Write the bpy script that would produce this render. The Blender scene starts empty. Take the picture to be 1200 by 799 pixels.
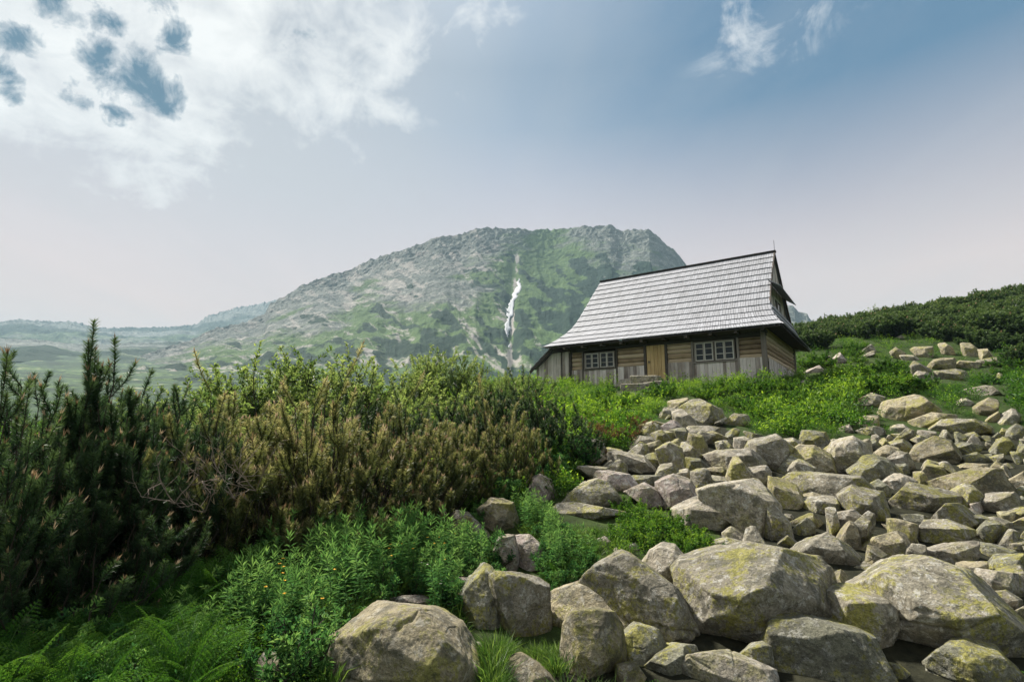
import bpy, math, random
import numpy as np
from mathutils import Vector

# ------------------------------------------------------------------ camera, sky, sun, exposure
S = bpy.context.scene
COL = S.collection
PITCH = math.radians(9.04)
CAM = np.array([0.0, 0.0, 1.6])
F = 600.0                                   # focal length in photograph pixels (1200 wide)
cd = bpy.data.cameras.new("camera"); cam = bpy.data.objects.new("camera", cd); COL.objects.link(cam)
cam.location = CAM; cam.rotation_euler = (math.pi/2 + PITCH, 0, 0)
cd.sensor_width = 36; cd.lens = 36*F/1200; cd.clip_start = 0.05; cd.clip_end = 20000
S.camera = cam
S.view_settings.view_transform = 'Standard'; S.view_settings.look = 'None'
S.view_settings.gamma = 1; S.view_settings.use_curve_mapping = False
S.view_settings.exposure = 1.48
S.cycles.volume_bounces = 0; S.cycles.max_bounces = 6; S.cycles.transparent_max_bounces = 8
S.cycles.diffuse_bounces = 4; S.cycles.transmission_bounces = 4

SUN_AZ, SUN_EL = math.radians(-42), math.radians(47)     # azimuth from the view axis, towards the left
sd = np.array([math.sin(SUN_AZ)*math.cos(SUN_EL), math.cos(SUN_AZ)*math.cos(SUN_EL), math.sin(SUN_EL)])
sl = bpy.data.lights.new("sun", 'SUN'); sl.energy = 4.5; sl.angle = math.radians(5); sl.color = (1, .94, .84)
so = bpy.data.objects.new("sun", sl); COL.objects.link(so)
so.rotation_euler = Vector(sd).to_track_quat('Z', 'Y').to_euler(); so.location = (-30, 40, 40)

W = bpy.data.worlds.new("World"); S.world = W; W.use_nodes = True
def N(nt, typ, **kw):
    n = nt.nodes.new(typ)
    for k, v in kw.items():
        if k.startswith('i_'):
            key = k[2:]
            n.inputs[int(key) if key.isdigit() else key.replace('_', ' ')].default_value = v
        else: setattr(n, k, v)
    return n
def ramp(nt, stops, fac=None, interp='LINEAR'):
    r = nt.nodes.new('ShaderNodeValToRGB'); r.color_ramp.interpolation = interp
    e = r.color_ramp.elements
    while len(e) > 1: e.remove(e[-1])
    for i, (p, c) in enumerate(stops):
        if not hasattr(c, '__len__'): c = (c, c, c)
        el = e[0] if i == 0 else e.new(p)
        el.position = p; el.color = tuple(c[:3]) + (1,)
    if fac is not None: nt.links.new(fac, r.inputs[0])
    return r.outputs[0]
def mix(nt, f, a, b, blend='MIX'):
    m = nt.nodes.new('ShaderNodeMix'); m.data_type = 'RGBA'; m.blend_type = blend
    for sock, v in ((m.inputs['Factor'], f), (m.inputs['A'], a), (m.inputs['B'], b)):
        if hasattr(v, 'is_linked'): nt.links.new(v, sock)
        elif hasattr(v, '__len__'): sock.default_value = tuple(v[:3]) + (1,) if sock.type == 'RGBA' else v
        else: sock.default_value = (v, v, v, 1) if sock.type == 'RGBA' else v
    for o in m.outputs:
        if o.type == 'RGBA': return o
def math_(nt, op, a, b=None, c=None, clamp=False):
    m = nt.nodes.new('ShaderNodeMath'); m.operation = op; m.use_clamp = clamp
    for i, v in enumerate((a, b, c)):
        if v is None: continue
        if hasattr(v, 'is_linked'): nt.links.new(v, m.inputs[i])
        else: m.inputs[i].default_value = v
    return m.outputs[0]
def noise(nt, vec, scale, detail=4, rough=.55, dist=0, out='Fac', typ=None):
    n = nt.nodes.new('ShaderNodeTexNoise')
    n.inputs['Scale'].default_value = scale; n.inputs['Detail'].default_value = detail
    n.inputs['Roughness'].default_value = rough; n.inputs['Distortion'].default_value = dist
    if typ: n.noise_type = typ
    if vec is not None: nt.links.new(vec, n.inputs['Vector'])
    return n.outputs[out]
def mapping(nt, vec, loc=(0,0,0), rot=(0,0,0), scale=(1,1,1)):
    m = nt.nodes.new('ShaderNodeMapping')
    m.inputs['Location'].default_value = loc; m.inputs['Rotation'].default_value = rot; m.inputs['Scale'].default_value = scale
    nt.links.new(vec, m.inputs[0]); return m.outputs[0]

def build_sky():
    nt = W.node_tree; L = nt.links
    bg = nt.nodes['Background']; bg.inputs['Strength'].default_value = 0.078
    sky = N(nt, 'ShaderNodeTexSky', sky_type='NISHITA', sun_disc=False, sun_elevation=SUN_EL, sun_rotation=SUN_AZ,
            altitude=1500, air_density=1.3, dust_density=3.0, ozone_density=1.5)
    tc = N(nt, 'ShaderNodeTexCoord'); d = tc.outputs['Generated']
    sep = N(nt, 'ShaderNodeSeparateXYZ'); L.new(d, sep.inputs[0])
    z = math_(nt, 'MAXIMUM', sep.outputs[2], 0.02)
    # clouds lie on a flat layer: project the direction on a plane overhead
    px = math_(nt, 'DIVIDE', sep.outputs[0], math_(nt, 'ADD', z, .12)); py = math_(nt, 'DIVIDE', sep.outputs[1], math_(nt, 'ADD', z, .12))
    cmb = N(nt, 'ShaderNodeCombineXYZ'); L.new(px, cmb.inputs[0]); L.new(py, cmb.inputs[1]); pl = cmb.outputs[0]
    # veil of thin high cloud, pale near the horizon and round the sun, thinner overhead to the right
    dot = nt.nodes.new('ShaderNodeVectorMath'); dot.operation = 'DOT_PRODUCT'; L.new(d, dot.inputs[0])
    g = np.array([math.sin(math.radians(-36))*math.cos(math.radians(33)), math.cos(math.radians(-36))*math.cos(math.radians(33)), math.sin(math.radians(33))])
    dot.inputs[1].default_value = tuple(g)
    sund = dot.outputs['Value']
    horizon = ramp(nt, [(0, (4.4, 3.95, 3.8)), (.10, (3.9, 3.6, 3.5)), (.19, (3.35, 3.15, 3.1)), (.32, (2.35, 2.45, 2.65)), (.46, (1.6, 1.9, 2.35)), (.60, (1.0, 1.45, 1.9)), (.72, (2.6, 3.0, 3.4)), (1, (5.5, 5.8, 6.2))], sep.outputs[2])  # highest stops lie out of view, brightened as added fill light
    east = ramp(nt, [(.3, 0), (.72, 1)], math_(nt, 'MULTIPLY_ADD', sep.outputs[0], 1, math_(nt, 'MULTIPLY', sep.outputs[2], .6)))
    horizon = mix(nt, math_(nt, 'MULTIPLY', east, .95), horizon, (.2, .72, 1.3), 'MIX')
    low = ramp(nt, [(.24, 1), (.52, 0)], sep.outputs[2])
    horizon = mix(nt, low, horizon, ramp(nt, [(0, (4.5, 3.05, 2.3)), (.12, (4.2, 3.0, 2.45)), (.25, (4.0, 3.05, 2.7)), (.40, (3.9, 3.05, 2.85))], sep.outputs[2]))
    veil_f = ramp(nt, [(0, .95), (.3, .9), (.6, .86), (1, .8)], sep.outputs[2])
    base = mix(nt, veil_f, sky.outputs[0], horizon)
    # unseen bright cloud added behind the viewer as fill for the shaded fronts
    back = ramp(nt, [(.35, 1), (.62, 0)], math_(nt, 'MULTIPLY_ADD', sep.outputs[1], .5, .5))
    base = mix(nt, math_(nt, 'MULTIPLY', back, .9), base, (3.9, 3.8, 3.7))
    glow = ramp(nt, [(.72, 0), (.86, .18), (.95, .5), (1, .8)], sund)
    base = mix(nt, math_(nt, 'MULTIPLY', glow, ramp(nt, [(.2, 0), (.42, 1)], sep.outputs[2])), base, (3.0, 3.1, 3.2))
    wisp = noise(nt, mapping(nt, pl, scale=(1, .35, 1), rot=(0, 0, .5)), 1.6, 6, .6, .6)
    base = mix(nt, math_(nt, 'MULTIPLY', ramp(nt, [(.42, 0), (.75, 1)], wisp), .3), base, (2.7, 2.78, 2.85))
    def pxdir(px_, py_):
        v = np.array([px_-600, 600*math.cos(PITCH)-(399.5-py_)*math.sin(PITCH), 600*math.sin(PITCH)+(399.5-py_)*math.cos(PITCH)]); return v/np.linalg.norm(v)
    # the direction, shaken by noise, so that every cloud edge is torn
    def shaken(scale, amt):
        nz = noise(nt, d, scale, 6, .62, 0, 'Color'); sc = nt.nodes.new('ShaderNodeVectorMath'); sc.operation = 'MULTIPLY_ADD'
        ad = nt.nodes.new('ShaderNodeVectorMath'); ad.operation = 'SUBTRACT'; L.new(d, ad.inputs[0]); ad.inputs[1].default_value = (amt/2,)*3
        L.new(nz, sc.inputs[0]); sc.inputs[1].default_value = (amt,)*3; L.new(ad.outputs[0], sc.inputs[2]); return sc.outputs[0]
    dA, dB = shaken(3.0, .22), shaken(14.0, .09)
    def m_px(px_, py_, r0, r1, src=dA):
        n = nt.nodes.new('ShaderNodeVectorMath'); n.operation = 'DISTANCE'; L.new(src, n.inputs[0]); n.inputs[1].default_value = tuple(pxdir(px_, py_))
        mr = N(nt, 'ShaderNodeMapRange', interpolation_type='SMOOTHSTEP'); L.new(n.outputs['Value'], mr.inputs['Value'])
        mr.inputs['From Min'].default_value = r1; mr.inputs['From Max'].default_value = r0; return mr.outputs[0]
    mx = lambda a, b: math_(nt, 'MAXIMUM', a, b)
    tex = noise(nt, pl, 3.0, 9, .62, .35); fine = noise(nt, d, 13, 8, .62, .5)
    region = mx(m_px(140, 10, .10, .31), mx(math_(nt, 'MULTIPLY', m_px(400, 40, .06, .27), .66), mx(math_(nt, 'MULTIPLY', m_px(890, -10, .01, .17), .26), math_(nt, 'MULTIPLY', m_px(570, -10, .02, .13), .45))))
    t2 = math_(nt, 'ADD', math_(nt, 'MULTIPLY', tex, .55), math_(nt, 'MULTIPLY', fine, .45))
    cl = ramp(nt, [(.40, 0), (.62, .5), (.95, 1)], math_(nt, 'ADD', math_(nt, 'MULTIPLY', region, .66), math_(nt, 'MULTIPLY_ADD', t2, 2.6, -1.12)))
    cl = math_(nt, 'MULTIPLY', cl, ramp(nt, [(0, 0), (.2, 1)], region))
    base = mix(nt, cl, base, (4.7, 4.75, 4.7))
    # small blue-grey rags of thicker cloud before the bright part
    f2 = noise(nt, d, 24, 9, .68, .5); rags = None
    for (x, y, r0, r1) in ((165, 95, .0, .085), (192, 108, 0, .07), (118, 68, 0, .058), (205, 45, 0, .055), (30, 48, 0, .05), (0, 85, 0, .05), (125, 22, 0, .045), (185, 2, 0, .04), (405, 66, 0, .06), (60, -2, 0, .06), (360, 48, 0, .05), (95, 115, 0, .04), (130, 130, 0, .035)):
        b = m_px(x, y, r0, r1, dB); b = math_(nt, 'MULTIPLY', b, .45) if 340 < x < 420 else b
        rags = b if rags is None else mx(rags, b)
    rf = ramp(nt, [(.60, 0), (.80, .55), (1.0, 1)], math_(nt, 'ADD', math_(nt, 'MULTIPLY', rags, .75), math_(nt, 'MULTIPLY_ADD', f2, 1.3, -.40)))
    rf = math_(nt, 'MULTIPLY', rf, ramp(nt, [(0, 0), (.25, 1)], rags))
    base = mix(nt, math_(nt, 'MULTIPLY', rf, .93), base, (.2, .75, 1.25))
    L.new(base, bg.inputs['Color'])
build_sky()

# ------------------------------------------------------------------ helpers
def ray(px, py):
    a = np.asarray(px, float)-600; b = 399.5-np.asarray(py, float)
    return np.stack([a, F*math.cos(PITCH)-b*math.sin(PITCH)+0*a, F*math.sin(PITCH)+b*math.cos(PITCH)+0*a], -1)
def at(px, py, Y):
    r = ray(px, py); return CAM + r/r[..., 1:2]*np.asarray(Y, float)[..., None]
def proj(P):
    P = np.asarray(P, float)-CAM
    f = P[..., 1]*math.cos(PITCH)+P[..., 2]*math.sin(PITCH); u = -P[..., 1]*math.sin(PITCH)+P[..., 2]*math.cos(PITCH)
    return 600+F*P[..., 0]/f, 399.5-F*u/f
def tag(o, label=None, cat=None, group=None, kind=None):
    if label: o['label'] = label
    if cat: o['category'] = cat
    if group: o['group'] = group
    if kind: o['kind'] = kind
    return o
def empty(name, loc=(0, 0, 0), rz=0, parent=None):
    o = bpy.data.objects.new(name, None); COL.objects.link(o); o.location = tuple(loc); o.rotation_euler = (0, 0, rz)
    o.empty_display_size = .2
    if parent: o.parent = parent
    return o
def npmesh(name, V, Fc, mats, parent=None, loc=None, smooth=False, attrs=None, link=True, mi=None):
    """V (n,3), Fc (m,3|4) or a list of such arrays"""
    me = bpy.data.meshes.new(name)
    V = np.ascontiguousarray(V, np.float32)
    Fs = Fc if isinstance(Fc, list) else [Fc]
    Fs = [np.asarray(f, np.int32) for f in Fs if len(f)]
    lt = np.concatenate([np.full(len(f), f.shape[1], np.int32) for f in Fs]); li = np.concatenate([f.ravel() for f in Fs])
    me.vertices.add(len(V)); me.vertices.foreach_set('co', V.ravel())
    me.loops.add(len(li)); me.loops.foreach_set('vertex_index', li)
    me.polygons.add(len(lt)); me.polygons.foreach_set('loop_start', np.concatenate([[0], np.cumsum(lt)[:-1]]).astype(np.int32))
    me.polygons.foreach_set('use_smooth', np.full(len(lt), smooth))
    for m in (mats if isinstance(mats, (list, tuple)) else [mats]): me.materials.append(m)
    if mi is not None: me.polygons.foreach_set('material_index', np.asarray(mi, np.int32))
    for k, a in (attrs or {}).items():
        at_ = me.attributes.new(k, 'FLOAT', 'POINT'); at_.data.foreach_set('value', np.asarray(a, np.float32))
    me.update(calc_edges=True)
    if not link: return me
    o = bpy.data.objects.new(name, me); COL.objects.link(o)
    if parent: o.parent = parent
    if loc is not None: o.location = tuple(loc)
    return o
class MB:
    """collects boxes, quads and tubes, builds them as one mesh"""
    def __init__(s): s.v = []; s.f = []; s.n = 0; s.t = []
    def add(s, v, f, t=None):
        s.v.append(np.asarray(v, float)); s.f += [tuple(i+s.n for i in q) for q in f]; s.n += len(v)
        s.t.append(np.full(len(v), random.random() if t is None else t))
    def box(s, lo, hi, M=None, jit=0, t=None):
        x0, y0, z0 = lo; x1, y1, z1 = hi
        v = np.array([(x0,y0,z0),(x1,y0,z0),(x1,y1,z0),(x0,y1,z0),(x0,y0,z1),(x1,y0,z1),(x1,y1,z1),(x0,y1,z1)], float)
        if jit: v += np.random.uniform(-jit, jit, v.shape)
        s.add(v, [(0,3,2,1),(4,5,6,7),(0,1,5,4),(1,2,6,5),(2,3,7,6),(3,0,4,7)], t)
    def prism(s, quad_a, quad_b, t=None):
        v = list(quad_a)+list(quad_b); n = len(quad_a)
        s.add(v, [tuple(range(n))[::-1], tuple(range(n, 2*n))]+[(i, (i+1) % n, n+(i+1) % n, n+i) for i in range(n)], t)
    def tube(s, pts, r, k=6, t=None):
        pts = np.asarray(pts, float); r = np.broadcast_to(r, len(pts)); V = []; 
        for i, p in enumerate(pts):
            d = pts[min(i+1, len(pts)-1)]-pts[max(i-1, 0)]; d /= np.linalg.norm(d)+1e-9
            a = np.cross(d, (0.3, .2, 1) if abs(d[2]) < .9 else (1, 0, 0)); a /= np.linalg.norm(a); b = np.cross(d, a)
            for j in range(k):
                an = 2*math.pi*j/k; V.append(p+r[i]*(a*math.cos(an)+b*math.sin(an)))
        fs = [(i*k+j, i*k+(j+1) % k, (i+1)*k+(j+1) % k, (i+1)*k+j) for i in range(len(pts)-1) for j in range(k)]
        fs += [tuple(range(k))[::-1], tuple(range((len(pts)-1)*k, len(pts)*k))]
        s.add(V, fs, t)
    def build(s, name, mat, parent=None, smooth=False, bevel=0):
        V = np.concatenate(s.v); me = bpy.data.meshes.new(name)
        me.from_pydata([tuple(p) for p in V], [], s.f); me.materials.append(mat)
        a = me.attributes.new('tint', 'FLOAT', 'POINT'); a.data.foreach_set('value', np.concatenate(s.t).astype(np.float32))
        if smooth: me.polygons.foreach_set('use_smooth', np.full(len(me.polygons), True))
        o = bpy.data.objects.new(name, me); COL.objects.link(o)
        if parent: o.parent = parent
        if bevel:
            b = o.modifiers.new('bevel', 'BEVEL'); b.width = bevel; b.segments = 1; b.limit_method = 'ANGLE'
        return o

# vectorised gradient noise
_rs = np.random.RandomState(7); _perm = np.tile(_rs.permutation(256), 3); _grad = _rs.normal(size=(256, 3)); _grad /= np.linalg.norm(_grad, axis=1)[:, None]
def pnoise(P):
    P = np.asarray(P, float); i = np.floor(P).astype(int); f = P-i; u = f*f*f*(f*(f*6-15)+10); i &= 255
    r = 0
    for dx in (0, 1):
        for dy in (0, 1):
            for dz in (0, 1):
                h = _perm[_perm[_perm[(i[..., 0]+dx)]+i[..., 1]+dy]+i[..., 2]+dz] & 255
                g = _grad[h]; d = f-np.array([dx, dy, dz])
                w = (u[..., 0] if dx else 1-u[..., 0])*(u[..., 1] if dy else 1-u[..., 1])*(u[..., 2] if dz else 1-u[..., 2])
                r = r+w*(g*d).sum(-1)
    return r*1.6
def fbm(P, o=4, lac=2.03, g=.5, ridged=False):
    P = np.asarray(P, float); a = 1; s = 0; t = 0
    for k in range(o):
        n = pnoise(P*lac**k+k*17.3)
        if ridged: n = 1-2*np.abs(n)
        s = s+a*n; t += a; a *= g
    return s/t
def smooth(x, a, b):
    t = np.clip((x-a)/(b-a), 0, 1); return t*t*(3-2*t)
def inpoly(px, py, poly):
    px = np.asarray(px); py = np.asarray(py); c = np.zeros(px.shape, bool); n = len(poly)
    for i in range(n):
        x0, y0 = poly[i]; x1, y1 = poly[(i+1) % n]
        if y0 == y1: continue
        c ^= ((y0 > py) != (y1 > py)) & (px < (x1-x0)*(py-y0)/(y1-y0)+x0)
    return c

# ------------------------------------------------------------------ terrain height
def _ctrl():
    P = []
    for px, py, Y in [(700,799,3.6),(1150,799,3.6),(450,799,3.5),(100,799,3.3),(850,700,4.9),(600,700,4.9),(1180,700,4.7),(850,638,6.2),(1150,638,6.2),
        (600,638,6.3),(900,573,8.5),(1180,573,8.5),(650,573,8.3),(900,515,13),(1180,520,12.5),(700,520,11.5),(850,482,17.5),(1150,480,16.5),(700,480,17),
        (630,459,30),(770,455,25),(903,446,23),(925,452,29),(820,452,22.5),(1000,443,27),(1150,445,27),(1050,412,38),(1180,412,36),(965,405,45),(1000,390,60),
        (1190,365,56),(960,388,80),(1050,374,80),(1200,342,80),(1100,362,80), (1000,425,33)]:
        P.append(at(px, py, Y))
    for x, y, z in [(-5,10,-1.5),(-10,10,-1.6),(-10,20,-1.0),(0,16,-.1),(-3,25,.9),(-15,30,.2),(-30,30,-1),(-40,60,-2),(0,45,2.2),(20,60,5.5),(0,70,2),
        (0,-6,-2.1),(8,-5,-1.6),(-8,-5,-2.2),(13,2,-1.0),(-12,3,-1.9),(24,6,.8),(-30,0,-3),(6.5,27.5,1.95),(5.9,33,1.95),(12,32,2.1),(-4,5,-1.65),(-30,-30,-6),(30,-30,-3),(60,10,5),(90,60,20),
        (60,110,12),(110,100,22),(20,110,6),(-20,100,0),(45,25,5.5),(-3,7,-1.5),(0,11,-.75)]:
        P.append(np.array([x, y, z+1.6]))
    return np.array(P)
_C = _ctrl()
def _U(r2): return np.where(r2 > 0, .5*r2*np.log(np.maximum(r2, 1e-12)), 0)
def _fit():
    n = len(_C); A = np.zeros((n+3, n+3)); X = _C[:, :2]
    A[:n, :n] = _U(((X[:, None]-X[None])**2).sum(-1))+np.eye(n)*.6; A[:n, n] = 1; A[:n, n+1:] = X; A[n, :n] = 1; A[n+1:, :n] = X.T
    return np.linalg.solve(A, np.concatenate([_C[:, 2], np.zeros(3)]))
_W = _fit()
FARX = np.log([60, 100, 200, 300, 600, 1200, 3000, 8000]); FARY = [-.02, .0, .03, .045, .075, .115, .150, .155]
def ground_z(x, y, detail=True):
    x = np.asarray(x, float); y = np.asarray(y, float); sh = x.shape; x = x.ravel(); y = y.ravel(); out = np.empty(len(x))
    for s in range(0, len(x), 20000):
        X = x[s:s+20000]; Y = y[s:s+20000]; r = np.hypot(X, Y)
        k = np.minimum(1, 130/np.maximum(r, 1e-6)); Xc = X*k; Yc = Y*k
        z = _W[-3]+_W[-2]*Xc+_W[-1]*Yc+(_U((Xc[:, None]-_C[:, 0])**2+(Yc[:, None]-_C[:, 1])**2)*_W[:-3]).sum(1)
        zf = 1.6+np.maximum(Y, .5*r)*np.interp(np.log(np.maximum(r, 1)), FARX, FARY)
        w = smooth(r, 85, 190); z = z*(1-w)+zf*w
        if detail:
            P = np.stack([X, Y, 0*X], 1)
            z = z+.10*fbm(P*.45, 3)*smooth(r, 2, 9)+.035*pnoise(P*2.1)
            z = z+w*r*.010*fbm(P*.004, 4)+w*np.minimum(r, 900)*.010*fbm(P*.016, 4)
        out[s:s+20000] = z
    return out.reshape(sh)
def hit(px, py):
    """where the view ray through a pixel meets the ground"""
    r = ray(px, py); r = r/r[..., 1:2]
    Y = np.geomspace(1.5, 160, 400); P = CAM+r[..., None, :]*Y[:, None]
    g = P[..., 2]-ground_z(P[..., 0], P[..., 1], False); k = np.argmax(g < 0, -1)
    k = np.where((g < 0).any(-1), k, len(Y)-1)
    return np.take_along_axis(P, k[..., None, None], -2)[..., 0, :]
# ------------------------------------------------------------------ materials
def newmat(name):
    m = bpy.data.materials.new(name); m.use_nodes = True; nt = m.node_tree
    b = nt.nodes['Principled BSDF']; return m, nt, b
def link(nt, a, b): nt.links.new(a, b)
def attr(nt, name):
    a = nt.nodes.new('ShaderNodeAttribute'); a.attribute_name = name; return a.outputs['Fac']
def bump(nt, b, h, strength=.4, dist=.02):
    n = nt.nodes.new('ShaderNodeBump'); n.inputs['Strength'].default_value = strength; n.inputs['Distance'].default_value = dist
    link(nt, h, n.inputs['Height']); link(nt, n.outputs[0], b.inputs['Normal'])
def objco(nt, rand=0):
    tc = nt.nodes.new('ShaderNodeTexCoord'); v = tc.outputs['Object']
    oi = nt.nodes.new('ShaderNodeObjectInfo')
    if rand:
        sc = nt.nodes.new('ShaderNodeVectorMath'); sc.operation = 'ADD'
        m = math_(nt, 'MULTIPLY', oi.outputs['Random'], rand); link(nt, v, sc.inputs[0]); link(nt, m, sc.inputs[1]); v = sc.outputs[0]
    return v, oi.outputs['Random']

def m_ground():
    m, nt, b = newmat('ground_soil'); g = nt.nodes.new('ShaderNodeNewGeometry').outputs['Position']
    n1 = noise(nt, g, 1.3, 6, .65); n2 = noise(nt, g, 9, 5, .7)
    near = ramp(nt, [(.3, (.012, .016, .006)), (.5, (.028, .045, .012)), (.62, (.05, .075, .018)), (.8, (.07, .06, .03))], math_(nt, 'ADD', math_(nt, 'MULTIPLY', n1, .6), math_(nt, 'MULTIPLY', n2, .4)))
    f1 = noise(nt, mapping(nt, g, scale=(.8, 1, 1)), .022, 6, .62, .6); f2 = noise(nt, g, .13, 6, .7)
    far = ramp(nt, [(.40, (.008, .022, .014)), (.515, (.022, .05, .024)), (.54, (.045, .085, .03)), (.60, (.08, .125, .045)), (.62, (.24, .22, .18))], math_(nt, 'ADD', math_(nt, 'MULTIPLY', f1, .5), math_(nt, 'MULTIPLY', f2, .5)))
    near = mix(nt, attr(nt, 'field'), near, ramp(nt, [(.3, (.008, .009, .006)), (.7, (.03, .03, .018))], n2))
    link(nt, mix(nt, attr(nt, 'far'), near, far), b.inputs['Base Color']); b.inputs['Roughness'].default_value = .95
    b.inputs['Specular IOR Level'].default_value = .1
    bump(nt, b, n2, .6, .05); return m
def m_mountain():
    m, nt, b = newmat('mountain_slope'); g = nt.nodes.new('ShaderNodeNewGeometry').outputs['Position']
    n1 = noise(nt, g, .03, 7, .75); n2 = noise(nt, g, .2, 5, .75)
    mixn = math_(nt, 'ADD', math_(nt, 'MULTIPLY', n1, .55), math_(nt, 'MULTIPLY', n2, .45))
    rock = ramp(nt, [(.36, (.03, .042, .042)), (.5, (.13, .145, .13)), (.62, (.30, .30, .27))], mixn)
    grass = ramp(nt, [(.35, (.035, .07, .025)), (.55, (.085, .14, .045)), (.7, (.15, .20, .07))], mixn)
    pine = ramp(nt, [(.35, (.006, .020, .012)), (.7, (.022, .05, .026))], mixn)
    scree = ramp(nt, [(.3, (.2, .19, .17)), (.7, (.42, .39, .36))], mixn)
    def thr(a, lo, hi):
        return ramp(nt, [(lo, 0), (hi, 1)], math_(nt, 'ADD', attr(nt, a), math_(nt, 'MULTIPLY_ADD', n2, .5, -.25)))
    c = mix(nt, thr('grass', .42, .58), rock, grass); c = mix(nt, thr('scree', .45, .55), c, scree); c = mix(nt, thr('pine', .44, .54), c, pine)
    link(nt, c, b.inputs['Base Color']); b.inputs['Roughness'].default_value = .95; b.inputs['Specular IOR Level'].default_value = .1
    bump(nt, b, mixn, 1.0, 9); return m
def m_plain(name, col, rough=.8, spec=.3):
    m, nt, b = newmat(name); b.inputs['Base Color'].default_value = tuple(col)+(1,); b.inputs['Roughness'].default_value = rough; b.inputs['Specular IOR Level'].default_value = spec; return m
def m_rock(name, base, lichen=1.0, pale=1.0):
    m, nt, b = newmat(name); v, rnd = objco(nt, 37)
    geo = nt.nodes.new('ShaderNodeNewGeometry'); sep = nt.nodes.new('ShaderNodeSeparateXYZ'); link(nt, geo.outputs['Normal'], sep.inputs[0])
    oi = rnd
    big = noise(nt, v, 1.9, 5, .6, .4); mid = noise(nt, v, 7, 6, .7); fine = noise(nt, v, 38, 5, .75); vo = nt.nodes.new('ShaderNodeTexVoronoi'); vo.inputs['Scale'].default_value = 85; link(nt, v, vo.inputs['Vector'])
    bb = np.array(base)
    c = ramp(nt, [(.33, tuple(bb*.22)), (.44, tuple(bb*.6)), (.55, tuple(bb*.95)), (.7, tuple(bb*1.35))], math_(nt, 'ADD', math_(nt, 'MULTIPLY', mid, .5), math_(nt, 'MULTIPLY', fine, .5)))
    c = mix(nt, ramp(nt, [(.42, 0), (.7, .55)], big), c, tuple(bb*np.array([.62, .6, .58])))
    # pale grey crust lichen
    p = noise(nt, v, 13, 7, .75, .3)
    c = mix(nt, math_(nt, 'MULTIPLY', ramp(nt, [(.535, 0), (.575, 1)], p), .7*pale), c, (.46, .45, .41))
    # yellow-green lichen, thicker on big patches
    lf = noise(nt, mapping(nt, v, loc=(5, 3, 1)), 20, 7, .8, .2); lb = noise(nt, mapping(nt, v, loc=(9, 2, 4)), 2.4, 5, .65, .3)
    lm = ramp(nt, [(.50, 0), (.545, 1)], math_(nt, 'ADD', math_(nt, 'MULTIPLY', lf, .48), math_(nt, 'MULTIPLY', lb, .52)))
    lc = ramp(nt, [(.35, (.13, .125, .025)), (.6, (.27, .25, .06)), (.8, (.37, .34, .12))], fine)
    c = mix(nt, math_(nt, 'MULTIPLY', lm, .8*lichen), c, lc)
    dk = noise(nt, mapping(nt, v, loc=(2, 7, 3)), 5.5, 8, .72, .4)
    c = mix(nt, math_(nt, 'MULTIPLY', ramp(nt, [(.52, 0), (.57, 1)], dk), .66), c, (.075, .072, .055))
    # mineral specks
    c = mix(nt, math_(nt, 'MULTIPLY', ramp(nt, [(.56, 0), (.63, 1)], noise(nt, v, 60, 3, .7)), .55), c, tuple(bb*.22))
    c = mix(nt, math_(nt, 'MULTIPLY', ramp(nt, [(.12, 1), (.2, 0)], vo.outputs['Distance']), .3), c, (.5, .48, .45))
    hs = nt.nodes.new('ShaderNodeHueSaturation'); link(nt, c, hs.inputs['Color']); link(nt, math_(nt, 'MULTIPLY_ADD', oi, .4, .82), hs.inputs['Value']); hs.inputs['Saturation'].default_value = .95
    link(nt, hs.outputs[0], b.inputs['Base Color']); b.inputs['Roughness'].default_value = .9; b.inputs['Specular IOR Level'].default_value = .25
    h = math_(nt, 'ADD', math_(nt, 'MULTIPLY', mid, .5), math_(nt, 'ADD', math_(nt, 'MULTIPLY', fine, .3), math_(nt, 'MULTIPLY', p, .3)))
    bump(nt, b, h, 1.0, .07); return m
def m_leaf(name, dark, mid_, light, trans=.45, rough=.55, spec=.25):
    """foliage: 'tint' chooses the tone of a leaf, part of the light passes through"""
    m = bpy.data.materials.new(name); m.use_nodes = True; nt = m.node_tree
    b = nt.nodes['Principled BSDF']; out = nt.nodes['Material Output']
    oi = nt.nodes.new('ShaderNodeObjectInfo')
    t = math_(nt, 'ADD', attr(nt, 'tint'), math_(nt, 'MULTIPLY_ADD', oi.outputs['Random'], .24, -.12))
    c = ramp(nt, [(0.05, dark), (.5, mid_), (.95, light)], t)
    link(nt, c, b.inputs['Base Color']); b.inputs['Roughness'].default_value = rough; b.inputs['Specular IOR Level'].default_value = spec
    tr = nt.nodes.new('ShaderNodeBsdfTranslucent')
    hs = nt.nodes.new('ShaderNodeHueSaturation'); hs.inputs['Hue'].default_value = .485; hs.inputs['Saturation'].default_value = 1.1; hs.inputs['Value'].default_value = 1.25
    link(nt, c, hs.inputs['Color']); link(nt, hs.outputs[0], tr.inputs['Color'])
    ms = nt.nodes.new('ShaderNodeMixShader'); ms.inputs[0].default_value = trans
    link(nt, b.outputs[0], ms.inputs[1]); link(nt, tr.outputs[0], ms.inputs[2]); link(nt, ms.outputs[0], out.inputs['Surface'])
    return m
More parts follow.
